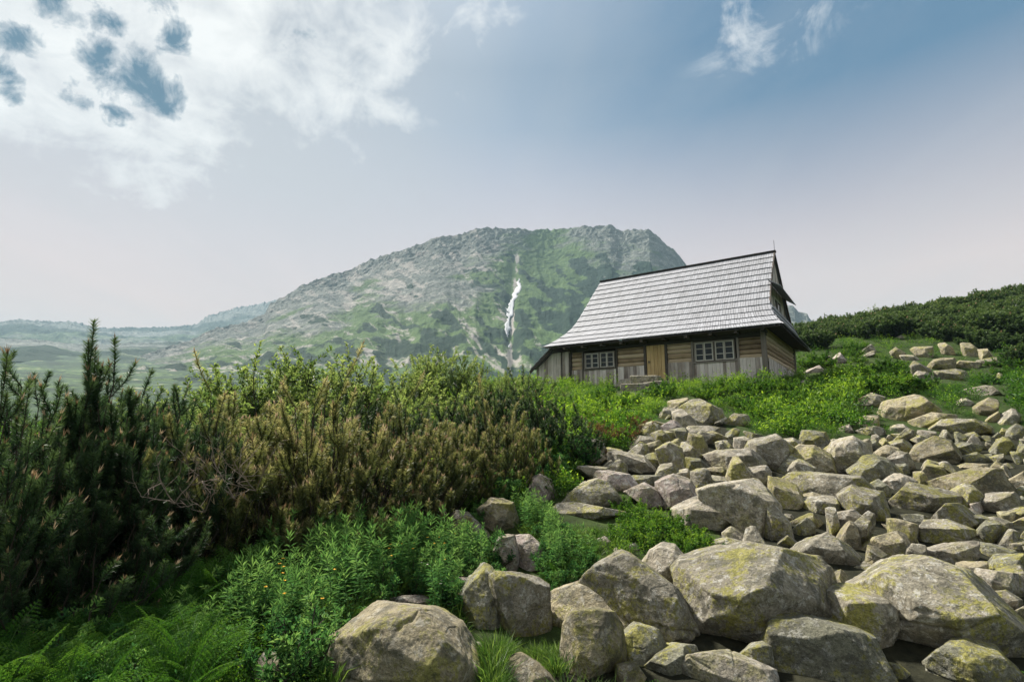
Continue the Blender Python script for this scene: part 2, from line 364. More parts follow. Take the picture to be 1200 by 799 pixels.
def m_wood(name, c0, c1, c2, axis='Z', scale=14, rough=.85):
    m, nt, b = newmat(name); tc = nt.nodes.new('ShaderNodeTexCoord'); v = tc.outputs['Object']
    st = {'Z': (1, 1, .08), 'X': (.08, 1, 1), 'Y': (1, .08, 1)}[axis]
    n = noise(nt, mapping(nt, v, scale=st), scale, 6, .7, .2); n2 = noise(nt, v, 2.1, 4, .6); t = attr(nt, 'tint')
    f = math_(nt, 'ADD', math_(nt, 'MULTIPLY', n, .45), math_(nt, 'ADD', math_(nt, 'MULTIPLY', n2, .22), math_(nt, 'MULTIPLY', t, .40)))
    c = ramp(nt, [(.28, c0), (.5, c1), (.72, c2)], f)
    link(nt, c, b.inputs['Base Color']); b.inputs['Roughness'].default_value = rough; b.inputs['Specular IOR Level'].default_value = .25
    bump(nt, b, n, .5, .01); return m
def m_rooftile():
    m, nt, b = newmat('roof_shingle_wood'); tc = nt.nodes.new('ShaderNodeTexCoord'); v = tc.outputs['Object']
    n = noise(nt, mapping(nt, v, scale=(1, .12, .12)), 9, 5, .7); n2 = noise(nt, v, .8, 4, .6); t = attr(nt, 'tint')
    f = math_(nt, 'ADD', math_(nt, 'MULTIPLY', n, .4), math_(nt, 'ADD', math_(nt, 'MULTIPLY', n2, .35), math_(nt, 'MULTIPLY', t, .22)))
    c = ramp(nt, [(.2, (.20, .202, .215)), (.5, (.285, .29, .315)), (.8, (.37, .378, .41))], f)
    link(nt, c, b.inputs['Base Color']); b.inputs['Roughness'].default_value = .7; b.inputs['Specular IOR Level'].default_value = .3
    bump(nt, b, n, .3, .01); return m
M = dict(ground=m_ground(), mountain=m_mountain(), snow=m_plain('snow', (.42, .43, .45), .8),
    granite=m_rock('granite_lichen', (.27, .245, .185), 1.2, .75), granite_pale=m_rock('granite_pale', (.36, .32, .25), .6, .9), granite_pink=m_rock('granite_pink', (.34, .28, .25), .4, 1.0),
    granite_green=m_rock('granite_mossy', (.21, .205, .145), 1.3, .6), granite_tan=m_rock('granite_tan', (.32, .275, .175), 1.1, .5))

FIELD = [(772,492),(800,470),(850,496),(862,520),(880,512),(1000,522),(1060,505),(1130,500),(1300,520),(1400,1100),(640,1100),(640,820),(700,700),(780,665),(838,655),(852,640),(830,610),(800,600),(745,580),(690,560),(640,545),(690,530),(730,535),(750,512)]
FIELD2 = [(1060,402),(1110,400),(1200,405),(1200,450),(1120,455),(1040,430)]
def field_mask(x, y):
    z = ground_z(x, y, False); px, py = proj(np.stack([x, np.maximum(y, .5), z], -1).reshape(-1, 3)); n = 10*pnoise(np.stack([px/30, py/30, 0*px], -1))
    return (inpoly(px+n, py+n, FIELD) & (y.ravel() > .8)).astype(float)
# ------------------------------------------------------------------ ground, valley and hills: one sheet
def polar(az, r, zf):
    A, R = np.meshgrid(az, r, indexing='ij'); x = R*np.sin(A); y = R*np.cos(A); z, att = zf(A, R, x, y)
    V = np.stack([x, y, z], -1).reshape(-1, 3); n, k = len(az), len(r)
    i = (np.arange(n-1)[:, None]*k+np.arange(k-1)[None]).ravel()
    return V, np.stack([i, i+1, i+k+1, i+k], 1)[:, ::-1], att
az = np.radians(np.concatenate([np.linspace(-180, -56, 60)[:-1], np.linspace(-56, 56, 620)[:-1], np.linspace(56, 180, 60)]))
rr = np.geomspace(.4, 4250, 430)
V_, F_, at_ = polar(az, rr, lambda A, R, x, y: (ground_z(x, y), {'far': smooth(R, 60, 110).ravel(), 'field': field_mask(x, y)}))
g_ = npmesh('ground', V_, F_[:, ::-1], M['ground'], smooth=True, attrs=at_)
g_['kind'] = 'structure'

def azel(pts):
    r = ray(np.array([p[0] for p in pts]), np.array([p[1] for p in pts])); a = np.arctan2(r[:, 0], r[:, 1]); q = r[:, 2]/np.hypot(r[:, 0], r[:, 1])
    return a, q
SKY_MAIN = [(130,432),(180,415),(222,401),(255,387),(285,380),(310,370),(317,357),(339,346),(354,337),(383,326),(409,319),(435,306),(471,295),(493,288),(515,280),(541,277),
    (559,269),(581,268.6),(603,269),(622,272),(640,271),(660,270),(685,267.5),(715,266.5),(727,272),(760,270),(772,280),(782,290),(792,298),(800,308),(818,330),(850,350),(900,372),(960,400),(1000,420)]
def mountain(name, pts, Rc, r0, back, q0, n_az, n_r, amp, crest, seed, matkey='mountain', mask=None, rcf=None):
    a, q = azel(pts); az = np.linspace(a[0], a[-1], n_az)
    rcv = Rc*(1+.10*fbm(np.stack([az*3.1, 0*az+seed, 0*az], 1), 3)) if rcf is None else rcf(az)
    qc = np.interp(az, a, q); T = np.concatenate([np.linspace(0, 1, n_r), 1+np.linspace(0, 1, 40)[1:]**1.3*back])
    A, TT = np.meshgrid(az, T, indexing='ij'); RC = rcv[:, None]; R = r0+(RC-r0)*TT; QC = qc[:, None]+0*TT
    t = np.clip(TT, 0, 1)
    x = R*np.sin(A); y = R*np.cos(A)
    shape = .75*t+.25*t**2.2
    q0 = q0*np.cos(A)
    Qz = q0+(QC-q0)*shape; z = 1.6+R*Qz
    zc = 1.6+RC*QC; z = np.where(TT > 1, zc-(TT-1)*(RC-r0)*.9, z)
    # ribs and gullies run down the slope: noise stretched along the radius
    s = 900.0
    P1 = np.stack([A*s/75, R/520+0*A, 0*A+seed], -1); P2 = np.stack([x/110, y/110, z/110+seed], -1); P3 = np.stack([x/26, y/26, z/26], -1)
    env = np.clip(np.sin(np.pi*np.clip(t, 0, 1)**.8), 0, 1)
    rib = fbm(P1, 4, ridged=True); lump = fbm(P2, 5); rough = fbm(P3, 3, ridged=True)
    d = amp*(.55*rib*env+.6*lump*env+.14*rough*(.2+t)*np.minimum(1, t*4))
    gul = np.exp(-((A-.001-.004*np.sin(t*9))/.013)**2) if name == 'mountain' else 0*A
    d = d*(1-.85*gul)-7*gul*env
    cn = .6*fbm(np.stack([x/60, y/60+seed, 0*A], -1), 5, g=.6)+.6*fbm(np.stack([x/22, y/22+seed, 0*A+2], -1), 3, ridged=True)
    d = d+crest*cn*smooth(t, .8, 1)
    # the slope leans: pushing it along z keeps it a height field
    z = z+d
    V = np.stack([x, y, z], -1).reshape(-1, 3); n, k = A.shape; i = (np.arange(n-1)[:, None]*k+np.arange(k-1)[None]).ravel()
    px, py = proj(V); px = px.reshape(A.shape); py = py.reshape(A.shape)
    att = mask(A, R, t, x, y, z, rib, lump, rough, px, py) if mask else {}
    o = npmesh(name, V, np.stack([i, i+k, i+k+1, i+1], 1), M[matkey], smooth=False, attrs={k_: v.ravel() for k_, v in att.items()})
    o['kind'] = 'structure'; return V.reshape(A.shape+(3,)), az, T
def main_mask(A, R, t, x, y, z, rib, lump, rough, px, py):
    n1 = fbm(np.stack([x/150, y/150, z/60], -1), 4); n2 = fbm(np.stack([x/60+9, y/60, z/28], -1), 4); n3 = fbm(np.stack([x/300, y/300+7, z/200], -1), 3)
    ps = fbm(np.stack([A*26+R*.006, R/160, 0*A+5], -1), 4)
    pine = .49+1.1*ps+.55*n2+.22*(.5-t)
    pine = np.where(t > .8, pine-.5*(t-.8)/.1, pine)
    dxp = px-560
    # upper left flank: bare stone; both sides of the gully: grass; lower band: mixed
    stone = smooth(t, .42, .72)*smooth(-(px-600), -10, 60)
    grass = .715+.6*n1+.3*n3-.34*stone-.2*smooth(t, .85, .97)+.12*np.exp(-((px-620)/60)**2)
    pine = pine-.34*stone
    rightface = smooth(px, 625, 680)
    pine = pine+.16*rightface*(1-smooth(t, .8, .95)); grass = grass-.2*rightface
    sc = fbm(np.stack([A*40+R*.012, R/260, 0*A+11], -1), 4, ridged=True)
    scree = .12+.36*sc+.3*n2+.16*np.exp(-((t-.3)/.2)**2)+.1*stone-.3*smooth(px, 620, 660)
    g = np.exp(-((px-(606-(py-300)*.07))/2.2)**2)*smooth(py, 285, 300)*(1-smooth(py, 425, 440))
    scree = scree+.22*g; pine = pine-.5*g
    return dict(pine=pine, grass=grass, scree=scree)
def far_mask(A, R, t, x, y, z, rib, lump, rough, px, py):
    n1 = fbm(np.stack([x/400, y/400, z/120], -1), 4)
    return dict(pine=.52+.7*n1-.15*t, grass=.55+.5*n1-.35*smooth(t, .5, .9), scree=.1+.4*rib)
MV, MAZ, MT = mountain('mountain', SKY_MAIN, 1500, 560, .5, .060, 900, 300, 27, 11, 3.3, mask=main_mask)
mountain('far_ridge', [(-120,372),(-60,376),(0,380),(30,378),(60,380),(80,379),(110,387),(170,387),(230,383),(240,374),(262,367),(290,360),(310,357),(330,352),(380,350),(430,372)], 3600, 2300, .4, .135, 420, 70, 60, 26, 8.8, mask=far_mask)
mountain('foothill', [(-160,398),(-60,402),(0,399),(50,401),(90,406),(140,405),(200,403),(250,402),(300,404),(360,415),(420,432)], 2100, 1300, .4, .118, 320, 60, 26, 12, 5.1, mask=far_mask)
mountain('far_peak', [(860,400),(890,372),(905,364),(918,361),(925,360.5),(931,362),(935,368),(946,370),(949,377),(965,392),(990,410)], 1500, 1000, .4, .13, 120, 60, 30, 10, 1.7, mask=far_mask)

# snow lying in the gully: patches draped on the slope
M['snow'].node_tree.nodes['Principled BSDF'].inputs['Subsurface Weight'].default_value = 0
def snow(poly, label):
    cx_ = [sum(q[0] for q in poly)/len(poly)]; poly = [(x+(606-(y-330)*.17-x)*.35, y) for x, y in poly]
    az0 = MAZ; nf = len([t for t in MT if t <= 1]); G = MV[:, :nf].copy(); i0, i1 = np.searchsorted(MAZ, [-.06, .06]); Zs = G[i0:i1, :, 2].copy()
    for _ in range(60): Zs[1:-1, 1:-1] = (Zs[:-2, 1:-1]+Zs[2:, 1:-1]+Zs[1:-1, :-2]+Zs[1:-1, 2:]+2*Zs[1:-1, 1:-1])/6
    G[i0:i1, :, 2] = Zs+1.5
    px, py = proj(G); P = np.array(poly)
    wob = 4.0*fbm(np.stack([px/4.5, py/4.5, 0*px+4], -1), 4)
    ins = inpoly(px+wob, py+wob*.7, poly) & (fbm(np.stack([px/6, py/7, 0*px+9], -1), 3) > -.33)
    idx = -np.ones(px.shape, int); q = ins[:-1, :-1] & ins[1:, :-1] & ins[1:, 1:] & ins[:-1, 1:]
    need = np.zeros(px.shape, bool); need[:-1, :-1] |= q; need[1:, :-1] |= q; need[1:, 1:] |= q; need[:-1, 1:] |= q
    idx[need] = np.arange(need.sum()); V = G[need]+np.array([0, 0, 1.2])
    # edges reach down to the slope
    I, J = np.nonzero(q); Fq = np.stack([idx[I, J], idx[I+1, J], idx[I+1, J+1], idx[I, J+1]], 1)
    full = np.zeros(px.shape, int); full[:-1, :-1] += q; full[1:, :-1] += q; full[1:, 1:] += q; full[:-1, 1:] += q
    edge = (full[need] < 4); V[edge, 2] -= 1.6
    c = V.mean(0); o = npmesh('snow_patch', V-c, Fq, M['snow'], loc=c, smooth=True)
    tag(o, label, 'snow patch', 'old snow patches in the mountain gully')
snow([(608,324),(614,328),(614,338),(609,346),(604,352),(601,360),(593,360),(596,350),(601,342),(605,334)], 'long crooked strip of old snow at the top of the mountain gully')
snow([(593,358),(600,358),(602,364),(600,372),(593,374),(589,368),(589,361)], 'broad white snow patch midway down the mountain gully')
snow([(588,373),(597,372),(599,382),(598,392),(594,396),(589,388)], 'tall narrow snow patch low in the mountain gully')
snow([(596,400),(601,398),(602,406),(598,408)], 'smallest and lowest speck of snow in the mountain gully')

# ------------------------------------------------------------------ haze
def haze():
    m = bpy.data.materials.new('haze_air'); m.use_nodes = True; nt = m.node_tree; nt.nodes.remove(nt.nodes['Principled BSDF'])
    v = nt.nodes.new('ShaderNodeVolumePrincipled'); v.inputs['Color'].default_value = (.42, .62, .76, 1); v.inputs['Density'].default_value = .00016; v.inputs['Anisotropy'].default_value = 0
    link(nt, v.outputs[0], nt.nodes['Material Output'].inputs['Volume'])
    b = MB(); b.box((-4400, -4400, float(V_[:, 2].min())-1), (4400, 4400, max(float(V_[:, 2].max()), 760)+5)); o = b.build('haze', m); o['kind'] = 'stuff'
haze()
# ------------------------------------------------------------------ the mountain hut
random.seed(11); np.random.seed(11)
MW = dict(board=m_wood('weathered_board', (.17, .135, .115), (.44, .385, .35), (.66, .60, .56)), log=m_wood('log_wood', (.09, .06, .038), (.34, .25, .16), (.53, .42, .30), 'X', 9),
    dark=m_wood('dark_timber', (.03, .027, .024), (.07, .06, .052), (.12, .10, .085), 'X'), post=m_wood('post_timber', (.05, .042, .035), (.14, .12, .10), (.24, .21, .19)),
    door=m_wood('ochre_door_wood', (.28, .18, .08), (.50, .35, .17), (.62, .47, .26)), sash=m_wood('grey_sash_wood', (.30, .27, .24), (.44, .41, .37), (.54, .51, .47)), shingle=m_rooftile(),
    metal=m_plain('old_iron', (.06, .06, .06), .6, .5))
def m_glass():
    m, nt, b = newmat('window_glass'); b.inputs['Base Color'].default_value = (.012, .016, .016, 1); b.inputs['Roughness'].default_value = .12; b.inputs['Specular IOR Level'].default_value = .25
    b.inputs['IOR'].default_value = 1.5; return m
MW['glass'] = m_glass()
HZ = 1.6+1.96
hut = empty('wooden_hut', (11.46, 22.97, HZ), -math.radians(35.9))
tag(hut, 'weathered log hut with steep grey shingle roof and ochre door on the slope', 'hut')
HW = 8.8
PROF = np.array([(-.9, 2.25), (-.35, 2.56), (.3, 3.03), (1.0, 3.66), (1.9, 4.6), (3.1, 5.83), (4.4, 7.1)])
def cum(P): return np.concatenate([[0], np.cumsum(np.linalg.norm(np.diff(P, axis=0), axis=1))])
def along(P, s):
    c = cum(P); return np.stack([np.interp(s, c, P[:, i]) for i in range(P.shape[1])], -1)
def xr(z): return np.interp(z, [2.25, 2.55, 3.0, 3.65, 4.5, 7.2], [.9, .66, .4, .2, .16, .1])     # right edge of the main slope
def xl(z): return -np.interp(z, [2.25, 2.55, 3.0, 3.65, 4.5, 7.2], [11.33, 11.0, 10.62, 10.3, 10.22, 10.15])
def slope(name, prof, lo, hi, ncourse, axis, mirror=None, thick=.03, bw=.12, lift=.055):
    """overlapping shingle boards in courses; prof = (out, z) polyline, lo/hi(z) = extents along the eave"""
    L = cum(prof)[-1]; mb = MB(); s = np.linspace(0, L, ncourse+1)
    for k in range(ncourse):
        a0 = along(prof, s[k]-0.02 if k else s[k]); a1 = along(prof, min(s[k+1]+.03, L))
        t = a1-a0; t /= np.linalg.norm(t); nrm = np.array([-t[1], t[0]])
        if nrm[1] < 0: nrm = -nrm
        l0, h0, l1, h1 = lo(a0[1]), hi(a0[1]), lo(a1[1]), hi(a1[1])
        n = max(3, int((h0-l0)/bw)); e = np.linspace(0, 1, n+1); e[1:-1] += np.random.uniform(-.25, .25, n-1)/n
        for j in range(n):
            j0, j1 = e[j]+.0006, e[j+1]-.0006; dn = random.uniform(-.004, .005); ds = random.uniform(-.012, .01)
            b0 = a0+t*ds*(k > 0)+nrm*(lift+dn); b1 = a1+nrm*(.012+dn*.5)
            q = [(l0+(h0-l0)*j0, b0), (l0+(h0-l0)*j1, b0), (l1+(h1-l1)*j1, b1), (l1+(h1-l1)*j0, b1)]
            def P(x, p, d):
                p = p-nrm*d; o, z = p
                if axis == 'y': return (x, o, z)
                if axis == 'yb': return (x, HW-o, z)
                return (o, x, z)
            qa = [P(x, p, 0) for x, p in q]; qb = [P(x, p, thick) for x, p in q]
            if axis != 'y': qa, qb = qb, qa
            mb.prism(qb, qa)
    return mb
# front and back slopes, as one roof part with courses
slope('roof', PROF, xl, xr, 13, 'y').build('roof_slope', MW['shingle'], hut)
slope('roof', PROF, xl, xr, 13, 'yb', bw=.3).build('roof_slope', MW['shingle'], hut)
# hipped skirt at the right gable, below the gable wall
def py_(z): return np.interp(z, PROF[:, 1], PROF[:, 0])
SK = np.array([(.92, 2.25), (.66, 2.55), (.4, 3.0), (.2, 3.65)])
slope('skirt', SK, lambda z: py_(z)-.0, lambda z: HW-py_(z), 5, 'x').build('gable_skirt', MW['shingle'], hut)
SL = np.array([(-11.35, 2.25), (-11.0, 2.55), (-10.62, 3.0), (-10.3, 3.65)])
m_ = slope('skirt', SL, lambda z: py_(z), lambda z: HW-py_(z), 5, 'x'); m_.build('gable_skirt', MW['shingle'], hut)
SL2 = np.array([(-12.55, 1.12), (-12.0, 1.6), (-11.3, 2.16), (-10.9, 2.42)])
slope('lean', SL2, lambda z: -.35, lambda z: HW+.3, 5, 'x').build('lean_to_roof', MW['shingle'], hut)
m_ = MB(); m_.prism([(-12.62, -.38, 1.02), (-12.56, -.38, .86), (-11.0, -.38, 2.12), (-11.0, -.38, 2.32)], [(-12.62, -.33, 1.02), (-12.56, -.33, .86), (-11.0, -.33, 2.12), (-11.0, -.33, 2.32)][::1]); m_.build('verge_board', MW['dark'], hut)
# ridge cap and verge boards
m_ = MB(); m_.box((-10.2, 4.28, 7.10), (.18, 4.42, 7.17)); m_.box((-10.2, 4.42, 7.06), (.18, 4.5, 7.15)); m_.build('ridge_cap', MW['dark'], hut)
m_ = MB()
for sgn in (0, 1):
    for i in range(3, 6):
        (y0, z0), (y1, z1) = PROF[i], PROF[i+1]
        if sgn: y0, y1 = HW-y0, HW-y1
        xa, xb = xr(z0), xr(z1)
        m_.prism([(xa-.03, y0, z0-.16), (xa+.03, y0, z0-.16), (xb+.03, y1, z1-.16), (xb-.03, y1, z1-.16)], [(xa-.03, y0, z0+.06), (xa+.03, y0, z0+.06), (xb+.03, y1, z1+.06), (xb-.03, y1, z1+.06)])
m_.build('barge_board', MW['dark'], hut)
# soffit boards: closed dark underside and eave beams
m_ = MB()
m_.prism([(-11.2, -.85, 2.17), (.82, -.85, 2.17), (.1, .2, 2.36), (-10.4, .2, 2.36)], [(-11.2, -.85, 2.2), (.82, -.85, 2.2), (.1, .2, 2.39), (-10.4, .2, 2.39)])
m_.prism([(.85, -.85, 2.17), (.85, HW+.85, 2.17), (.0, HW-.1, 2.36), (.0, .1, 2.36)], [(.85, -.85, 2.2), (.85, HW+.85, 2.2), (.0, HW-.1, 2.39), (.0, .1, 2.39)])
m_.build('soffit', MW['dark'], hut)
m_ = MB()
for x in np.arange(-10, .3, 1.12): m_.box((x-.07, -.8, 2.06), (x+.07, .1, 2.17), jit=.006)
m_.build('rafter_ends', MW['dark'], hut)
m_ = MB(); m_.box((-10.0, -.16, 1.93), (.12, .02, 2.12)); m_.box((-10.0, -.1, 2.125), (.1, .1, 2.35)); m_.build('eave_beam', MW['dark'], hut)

# log walls: round-edged logs laid between posts (openings left out)
def logs(mb, x0, x1, z0, z1, y, h=.235, axis='x'):
    z = z0; k = 0
    while z < z1-.05:
        hh = min(h*random.uniform(.9, 1.12), z1-z); seg = []
        for i in range(9):
            x = x0+(x1-x0)*i/8; w = .012*math.sin(i*1.7+k*2.1)
            ring = [(y+.10, z+.008), (y-.045+w, z+.012), (y-.085+w, z+hh*.28), (y-.09+w, z+hh*.66), (y-.05+w, z+hh-.012), (y+.10, z+hh-.008)]
            seg.append([(x, p, q) if axis == 'x' else (-p, x, q) for p, q in ring])
        v = [p for r_ in seg for p in r_]; n = 6
        f = [(i*n+j, i*n+(j+1) % n, (i+1)*n+(j+1) % n, (i+1)*n+j) for i in range(8) for j in range(n)]; f += [tuple(range(n))[::-1], tuple(range(8*n, 9*n))]
        if axis == 'x': f = [q[::-1] for q in f]
        mb.add(v, f, random.uniform(0, 1)); z += hh; k += 1
W1, W2, DR = (-9.1, -7.28, .92, 1.84), (-3.12, -1.24, .90, 1.90), (-5.52, -4.58, .12, 2.02)
for a, b_, z0, z1 in ((-9.9, W1[0]-.12, .9, 1.93), (W1[1]+.12, -5.66, .9, 1.93), (-4.44, W2[0]-.12, .9, 1.93), (W2[1]+.12, -.1, .9, 1.93), (W1[0]-.1, W1[1]+.1, .6, .9), (W2[0]-.1, W2[1]+.1, .6, .88)):
    m_ = MB(); logs(m_, a, b_, z0, z1, 0); m_.build('log_wall', MW['log'], hut)
m_ = MB(); logs(m_, .1, HW-.1, .9, 2.36, 0, axis='y'); m_.build('side_log_wall', MW['log'], hut)
m_ = MB(); m_.box((-9.95, .3, -.5), (-.25, HW-.1, 2.3)); m_.box((-12.2, .3, -.5), (-9.95, HW-.1, 1.05)); m_.build('inner_wall', MW['dark'], hut)
# vertical boards on the lower wall
def boards(mb, x0, x1, zb, ztf, y, w=.17, axis='x', d=.03):
    x = x0
    while x < x1-.01:
        ww = min(w*random.uniform(.75, 1.3), x1-x); y_ = y-random.uniform(0, .018); zt0 = ztf(x)+random.uniform(-.015, .015); zt1 = ztf(x+ww)+random.uniform(-.015, .015); zz = zb+random.uniform(-.03, .03)
        g = .005
        def p(xx, yy, z): return (xx, yy, z) if axis == 'x' else (-yy, xx, z)
        A = [p(x+g, y_-d, zz), p(x+ww-g, y_-d, zz), p(x+ww-g, y_-d, zt1), p(x+g, y_-d, zt0)]; B = [p(x+g, y_, zz), p(x+ww-g, y_, zz), p(x+ww-g, y_, zt1), p(x+g, y_, zt0)]
        mb.prism(B, A) if axis == 'x' else mb.prism(B, A)
        x += ww
for a, b_, zt in ((-9.92, -5.64, .93), (-4.46, -.08, .97)):
    m_ = MB(); boards(m_, a, b_, -.35, lambda x: zt, -.1); m_.build('board_cladding', MW['board'], hut)
m_ = MB(); boards(m_, .1, HW-.1, -.6, lambda y: .93-.012*y, -.1, axis='y'); m_.build('side_board_cladding', MW['board'], hut)
m_ = MB(); boards(m_, -12.3, -10.62, -.35, lambda x: np.interp(x, [-12.45, -11.2, -10.6], [.98, 1.97, 2.02]), -.06, .2); boards(m_, -10.52, -10.04, -.35, lambda x: 2.0, -.09, .17); m_.build('lean_to_boards', MW['board'], hut)
m_ = MB(); m_.box((-10.63, -.05, -.3), (-10.50, .05, 2.0)); m_.build('lean_to_gap_post', MW['dark'], hut)
# posts
for x, w in ((-9.98, .16), (-9.2, .09), (-7.17, .09), (-5.6, .13), (-4.5, .13), (-3.2, .1), (-1.12, .1), (-.02, .2)):
    m_ = MB(); m_.box((x-w/2, -.17, -.35), (x+w/2, .05, 1.93 if x < -.5 else 2.3), jit=.004); m_.build('post', MW['post' if x > -.5 or w < .12 else 'dark'], hut, bevel=.01)
m_ = MB(); m_.box((-.13, -.17, -.35), (.17, -.12, .0)); 
m_ = MB(); m_.box((0.02, HW-.22, -.6), (.17, HW, 2.3)); m_.build('post', MW['post'], hut)
# door
dr = MB(); x = DR[0]
while x < DR[1]-.02:
    w = min(.19, DR[1]-x); dr.box((x+.006, -.11-random.uniform(0, .006), DR[2]+.02), (x+w-.006, -.06, DR[3]-.06)); x += w
door = dr.build('door', MW['door'], hut)
m_ = MB(); m_.box((DR[0]+.1, -.155, 1.02), (DR[0]+.13, -.11, 1.16)); m_.box((DR[0]+.08, -.17, 1.08), (DR[0]+.2, -.15, 1.10)); m_.build('handle', MW['metal'], door)
m_ = MB(); m_.box((DR[0]-.02, -.125, DR[3]-.055), (DR[1]+.02, -.05, DR[3]+.0)); m_.box((DR[0]-.02, -.14, .0), (DR[1]+.02, -.02, .12)); m_.build('door_frame', MW['post'], hut)
# windows: two pairs of casements, each with three rows of panes
def window(x0, x1, z0, z1, y=-.12, name='window', par=None):
    m = MB(); fw = .055
    m.box((x0, y-.03, z0), (x0+fw, y+.06, z1)); m.box((x1-fw, y-.03, z0), (x1, y+.06, z1)); m.box((x0+fw, y-.03, z0), (x1-fw, y+.06, z0+fw)); m.box((x0+fw, y-.03, z1-fw), (x1-fw, y+.06, z1))
    xm = (x0+x1)/2; m.box((xm-.045, y-.035, z0+fw), (xm+.045, y+.06, z1-fw))
    wn = m.build(name, MW['post'], par or hut)
    for a, b_ in ((x0+fw, xm-.045), (xm+.045, x1-fw)):
        h = (b_-a)/2
        for i in range(2):
            s = MB(); u0, u1 = a+i*h+.004, a+(i+1)*h-.004; t = .05; w0, w1 = z0+fw+.004, z1-fw-.004
            s.box((u0, y-.02, w0), (u0+t, y+.02, w1)); s.box((u1-t, y-.02, w0), (u1, y+.02, w1)); s.box((u0+t, y-.02, w0), (u1-t, y+.02, w0+t)); s.box((u0+t, y-.02, w1-t), (u1-t, y+.02, w1))
            for k in (1, 2):
                zz = w0+(w1-w0)*k/3; s.box((u0+t, y-.016, zz-.017), (u1-t, y+.016, zz+.017))
            s.build('sash', MW['sash'], wn)
    g = MB(); g.box((x0+fw, y+.021, z0+fw), (x1-fw, y+.03, z1-fw)); g.build('pane', MW['glass'], wn)
    s = MB(); s.box((x0-.05, y-.07, z0-.045), (x1+.05, y-.0, z0-.003)); s.build('sill', MW['post'], wn)
window(*W1); window(*W2)
# right gable: boarded triangle, window, small canopy roof
m_ = MB()
def gz(y): return np.interp(min(y, HW-y), PROF[:, 0], PROF[:, 1])-.06
y = 1.0
while y < HW-1.02:
    w = .19; x_ = -.02+random.uniform(0, .015)
    za, zb = gz(y+.004), gz(y+w-.004)
    # leave the window opening
    segs = [(3.3, None)] if not (3.2 < y < 5.5) else [(3.3, 3.72), (4.42, None)]
    for lo_, hi_ in segs:
        A = [(x_, y+.004, lo_), (x_, y+w-.004, lo_), (x_, y+w-.004, hi_ or zb), (x_, y+.004, hi_ or za)]; B = [(p[0]+.03, p[1], p[2]) for p in A]
        m_.prism(A, B)
    y += w
m_.build('gable_boards', MW['board'], hut)
gw = MB()
for (a, b_, c, d) in ((3.3, 3.4, 3.74, 4.44), (5.3, 5.4, 3.74, 4.44), (3.4, 5.3, 3.74, 3.82), (3.4, 5.3, 4.36, 4.44), (4.32, 4.38, 3.82, 4.36)): gw.box((.0, a, c), (.08, b_, d))
gwo = gw.build('gable_window', MW['sash'], hut); m_ = MB(); m_.box((.02, 3.4, 3.82), (.03, 5.3, 4.36)); m_.build('pane', MW['glass'], gwo)
m_ = MB()
n = 30
for i in range(n):
    y0, y1 = 1.75+(HW-3.5)*i/n+.004, 1.75+(HW-3.5)*(i+1)/n-.004; dn = random.uniform(0, .01)
    m_.prism([(.04, y0, 4.98+dn), (.04, y1, 4.98+dn), (.62, y1, 4.56+dn), (.62, y0, 4.56+dn)], [(.04, y0, 5.01+dn), (.04, y1, 5.01+dn), (.62, y1, 4.59+dn), (.62, y0, 4.59+dn)])
m_.build('gable_canopy', MW['shingle'], hut)
m_ = MB(); m_.tube([(.12, 4.4, 7.1), (.12, 4.4, 7.75)], .012, 5); m_.build('ridge_rod', MW['metal'], hut)
# back wall
m_ = MB(); boards(m_, -12.2, -.1, -.5, lambda x: 2.2 if x > -10 else 1.2, HW, .3); m_.build('back_boards', MW['board'], hut)
# ------------------------------------------------------------------ boulders
import bmesh
_ico = {}
def ico(l):
    if l not in _ico:
        bm = bmesh.new(); bmesh.ops.create_icosphere(bm, subdivisions=l, radius=1)
        _ico[l] = (np.array([v.co[:] for v in bm.verts]), np.array([[v.index for v in f.verts] for f in bm.faces])); bm.free()
    return _ico[l]
def hull(P):
    P = sorted(map(tuple, P))
    def half(P):
        h = []
        for p in P:
            while len(h) > 1 and (h[-1][0]-h[-2][0])*(p[1]-h[-2][1])-(h[-1][1]-h[-2][1])*(p[0]-h[-2][0]) <= 0: h.pop()
            h.append(p)
        return h
    a, b = half(P), half(P[::-1]); return a[:-1]+b[:-1]
# traced on enlarged crops of the photograph: (origin x, origin y, enlargement)
CR = dict(A=(720, 600, 2.5), C=(380, 560, 3.158), D=(600, 460, 3.993), E=(900, 440, 3.993), F=(900, 300, 4.0), G=(720, 440, 2.5), P=(0, 0, 1.0))
g, p, k, o, t = 'granite', 'granite_pale', 'granite_pink', 'granite_green', 'granite_tan'
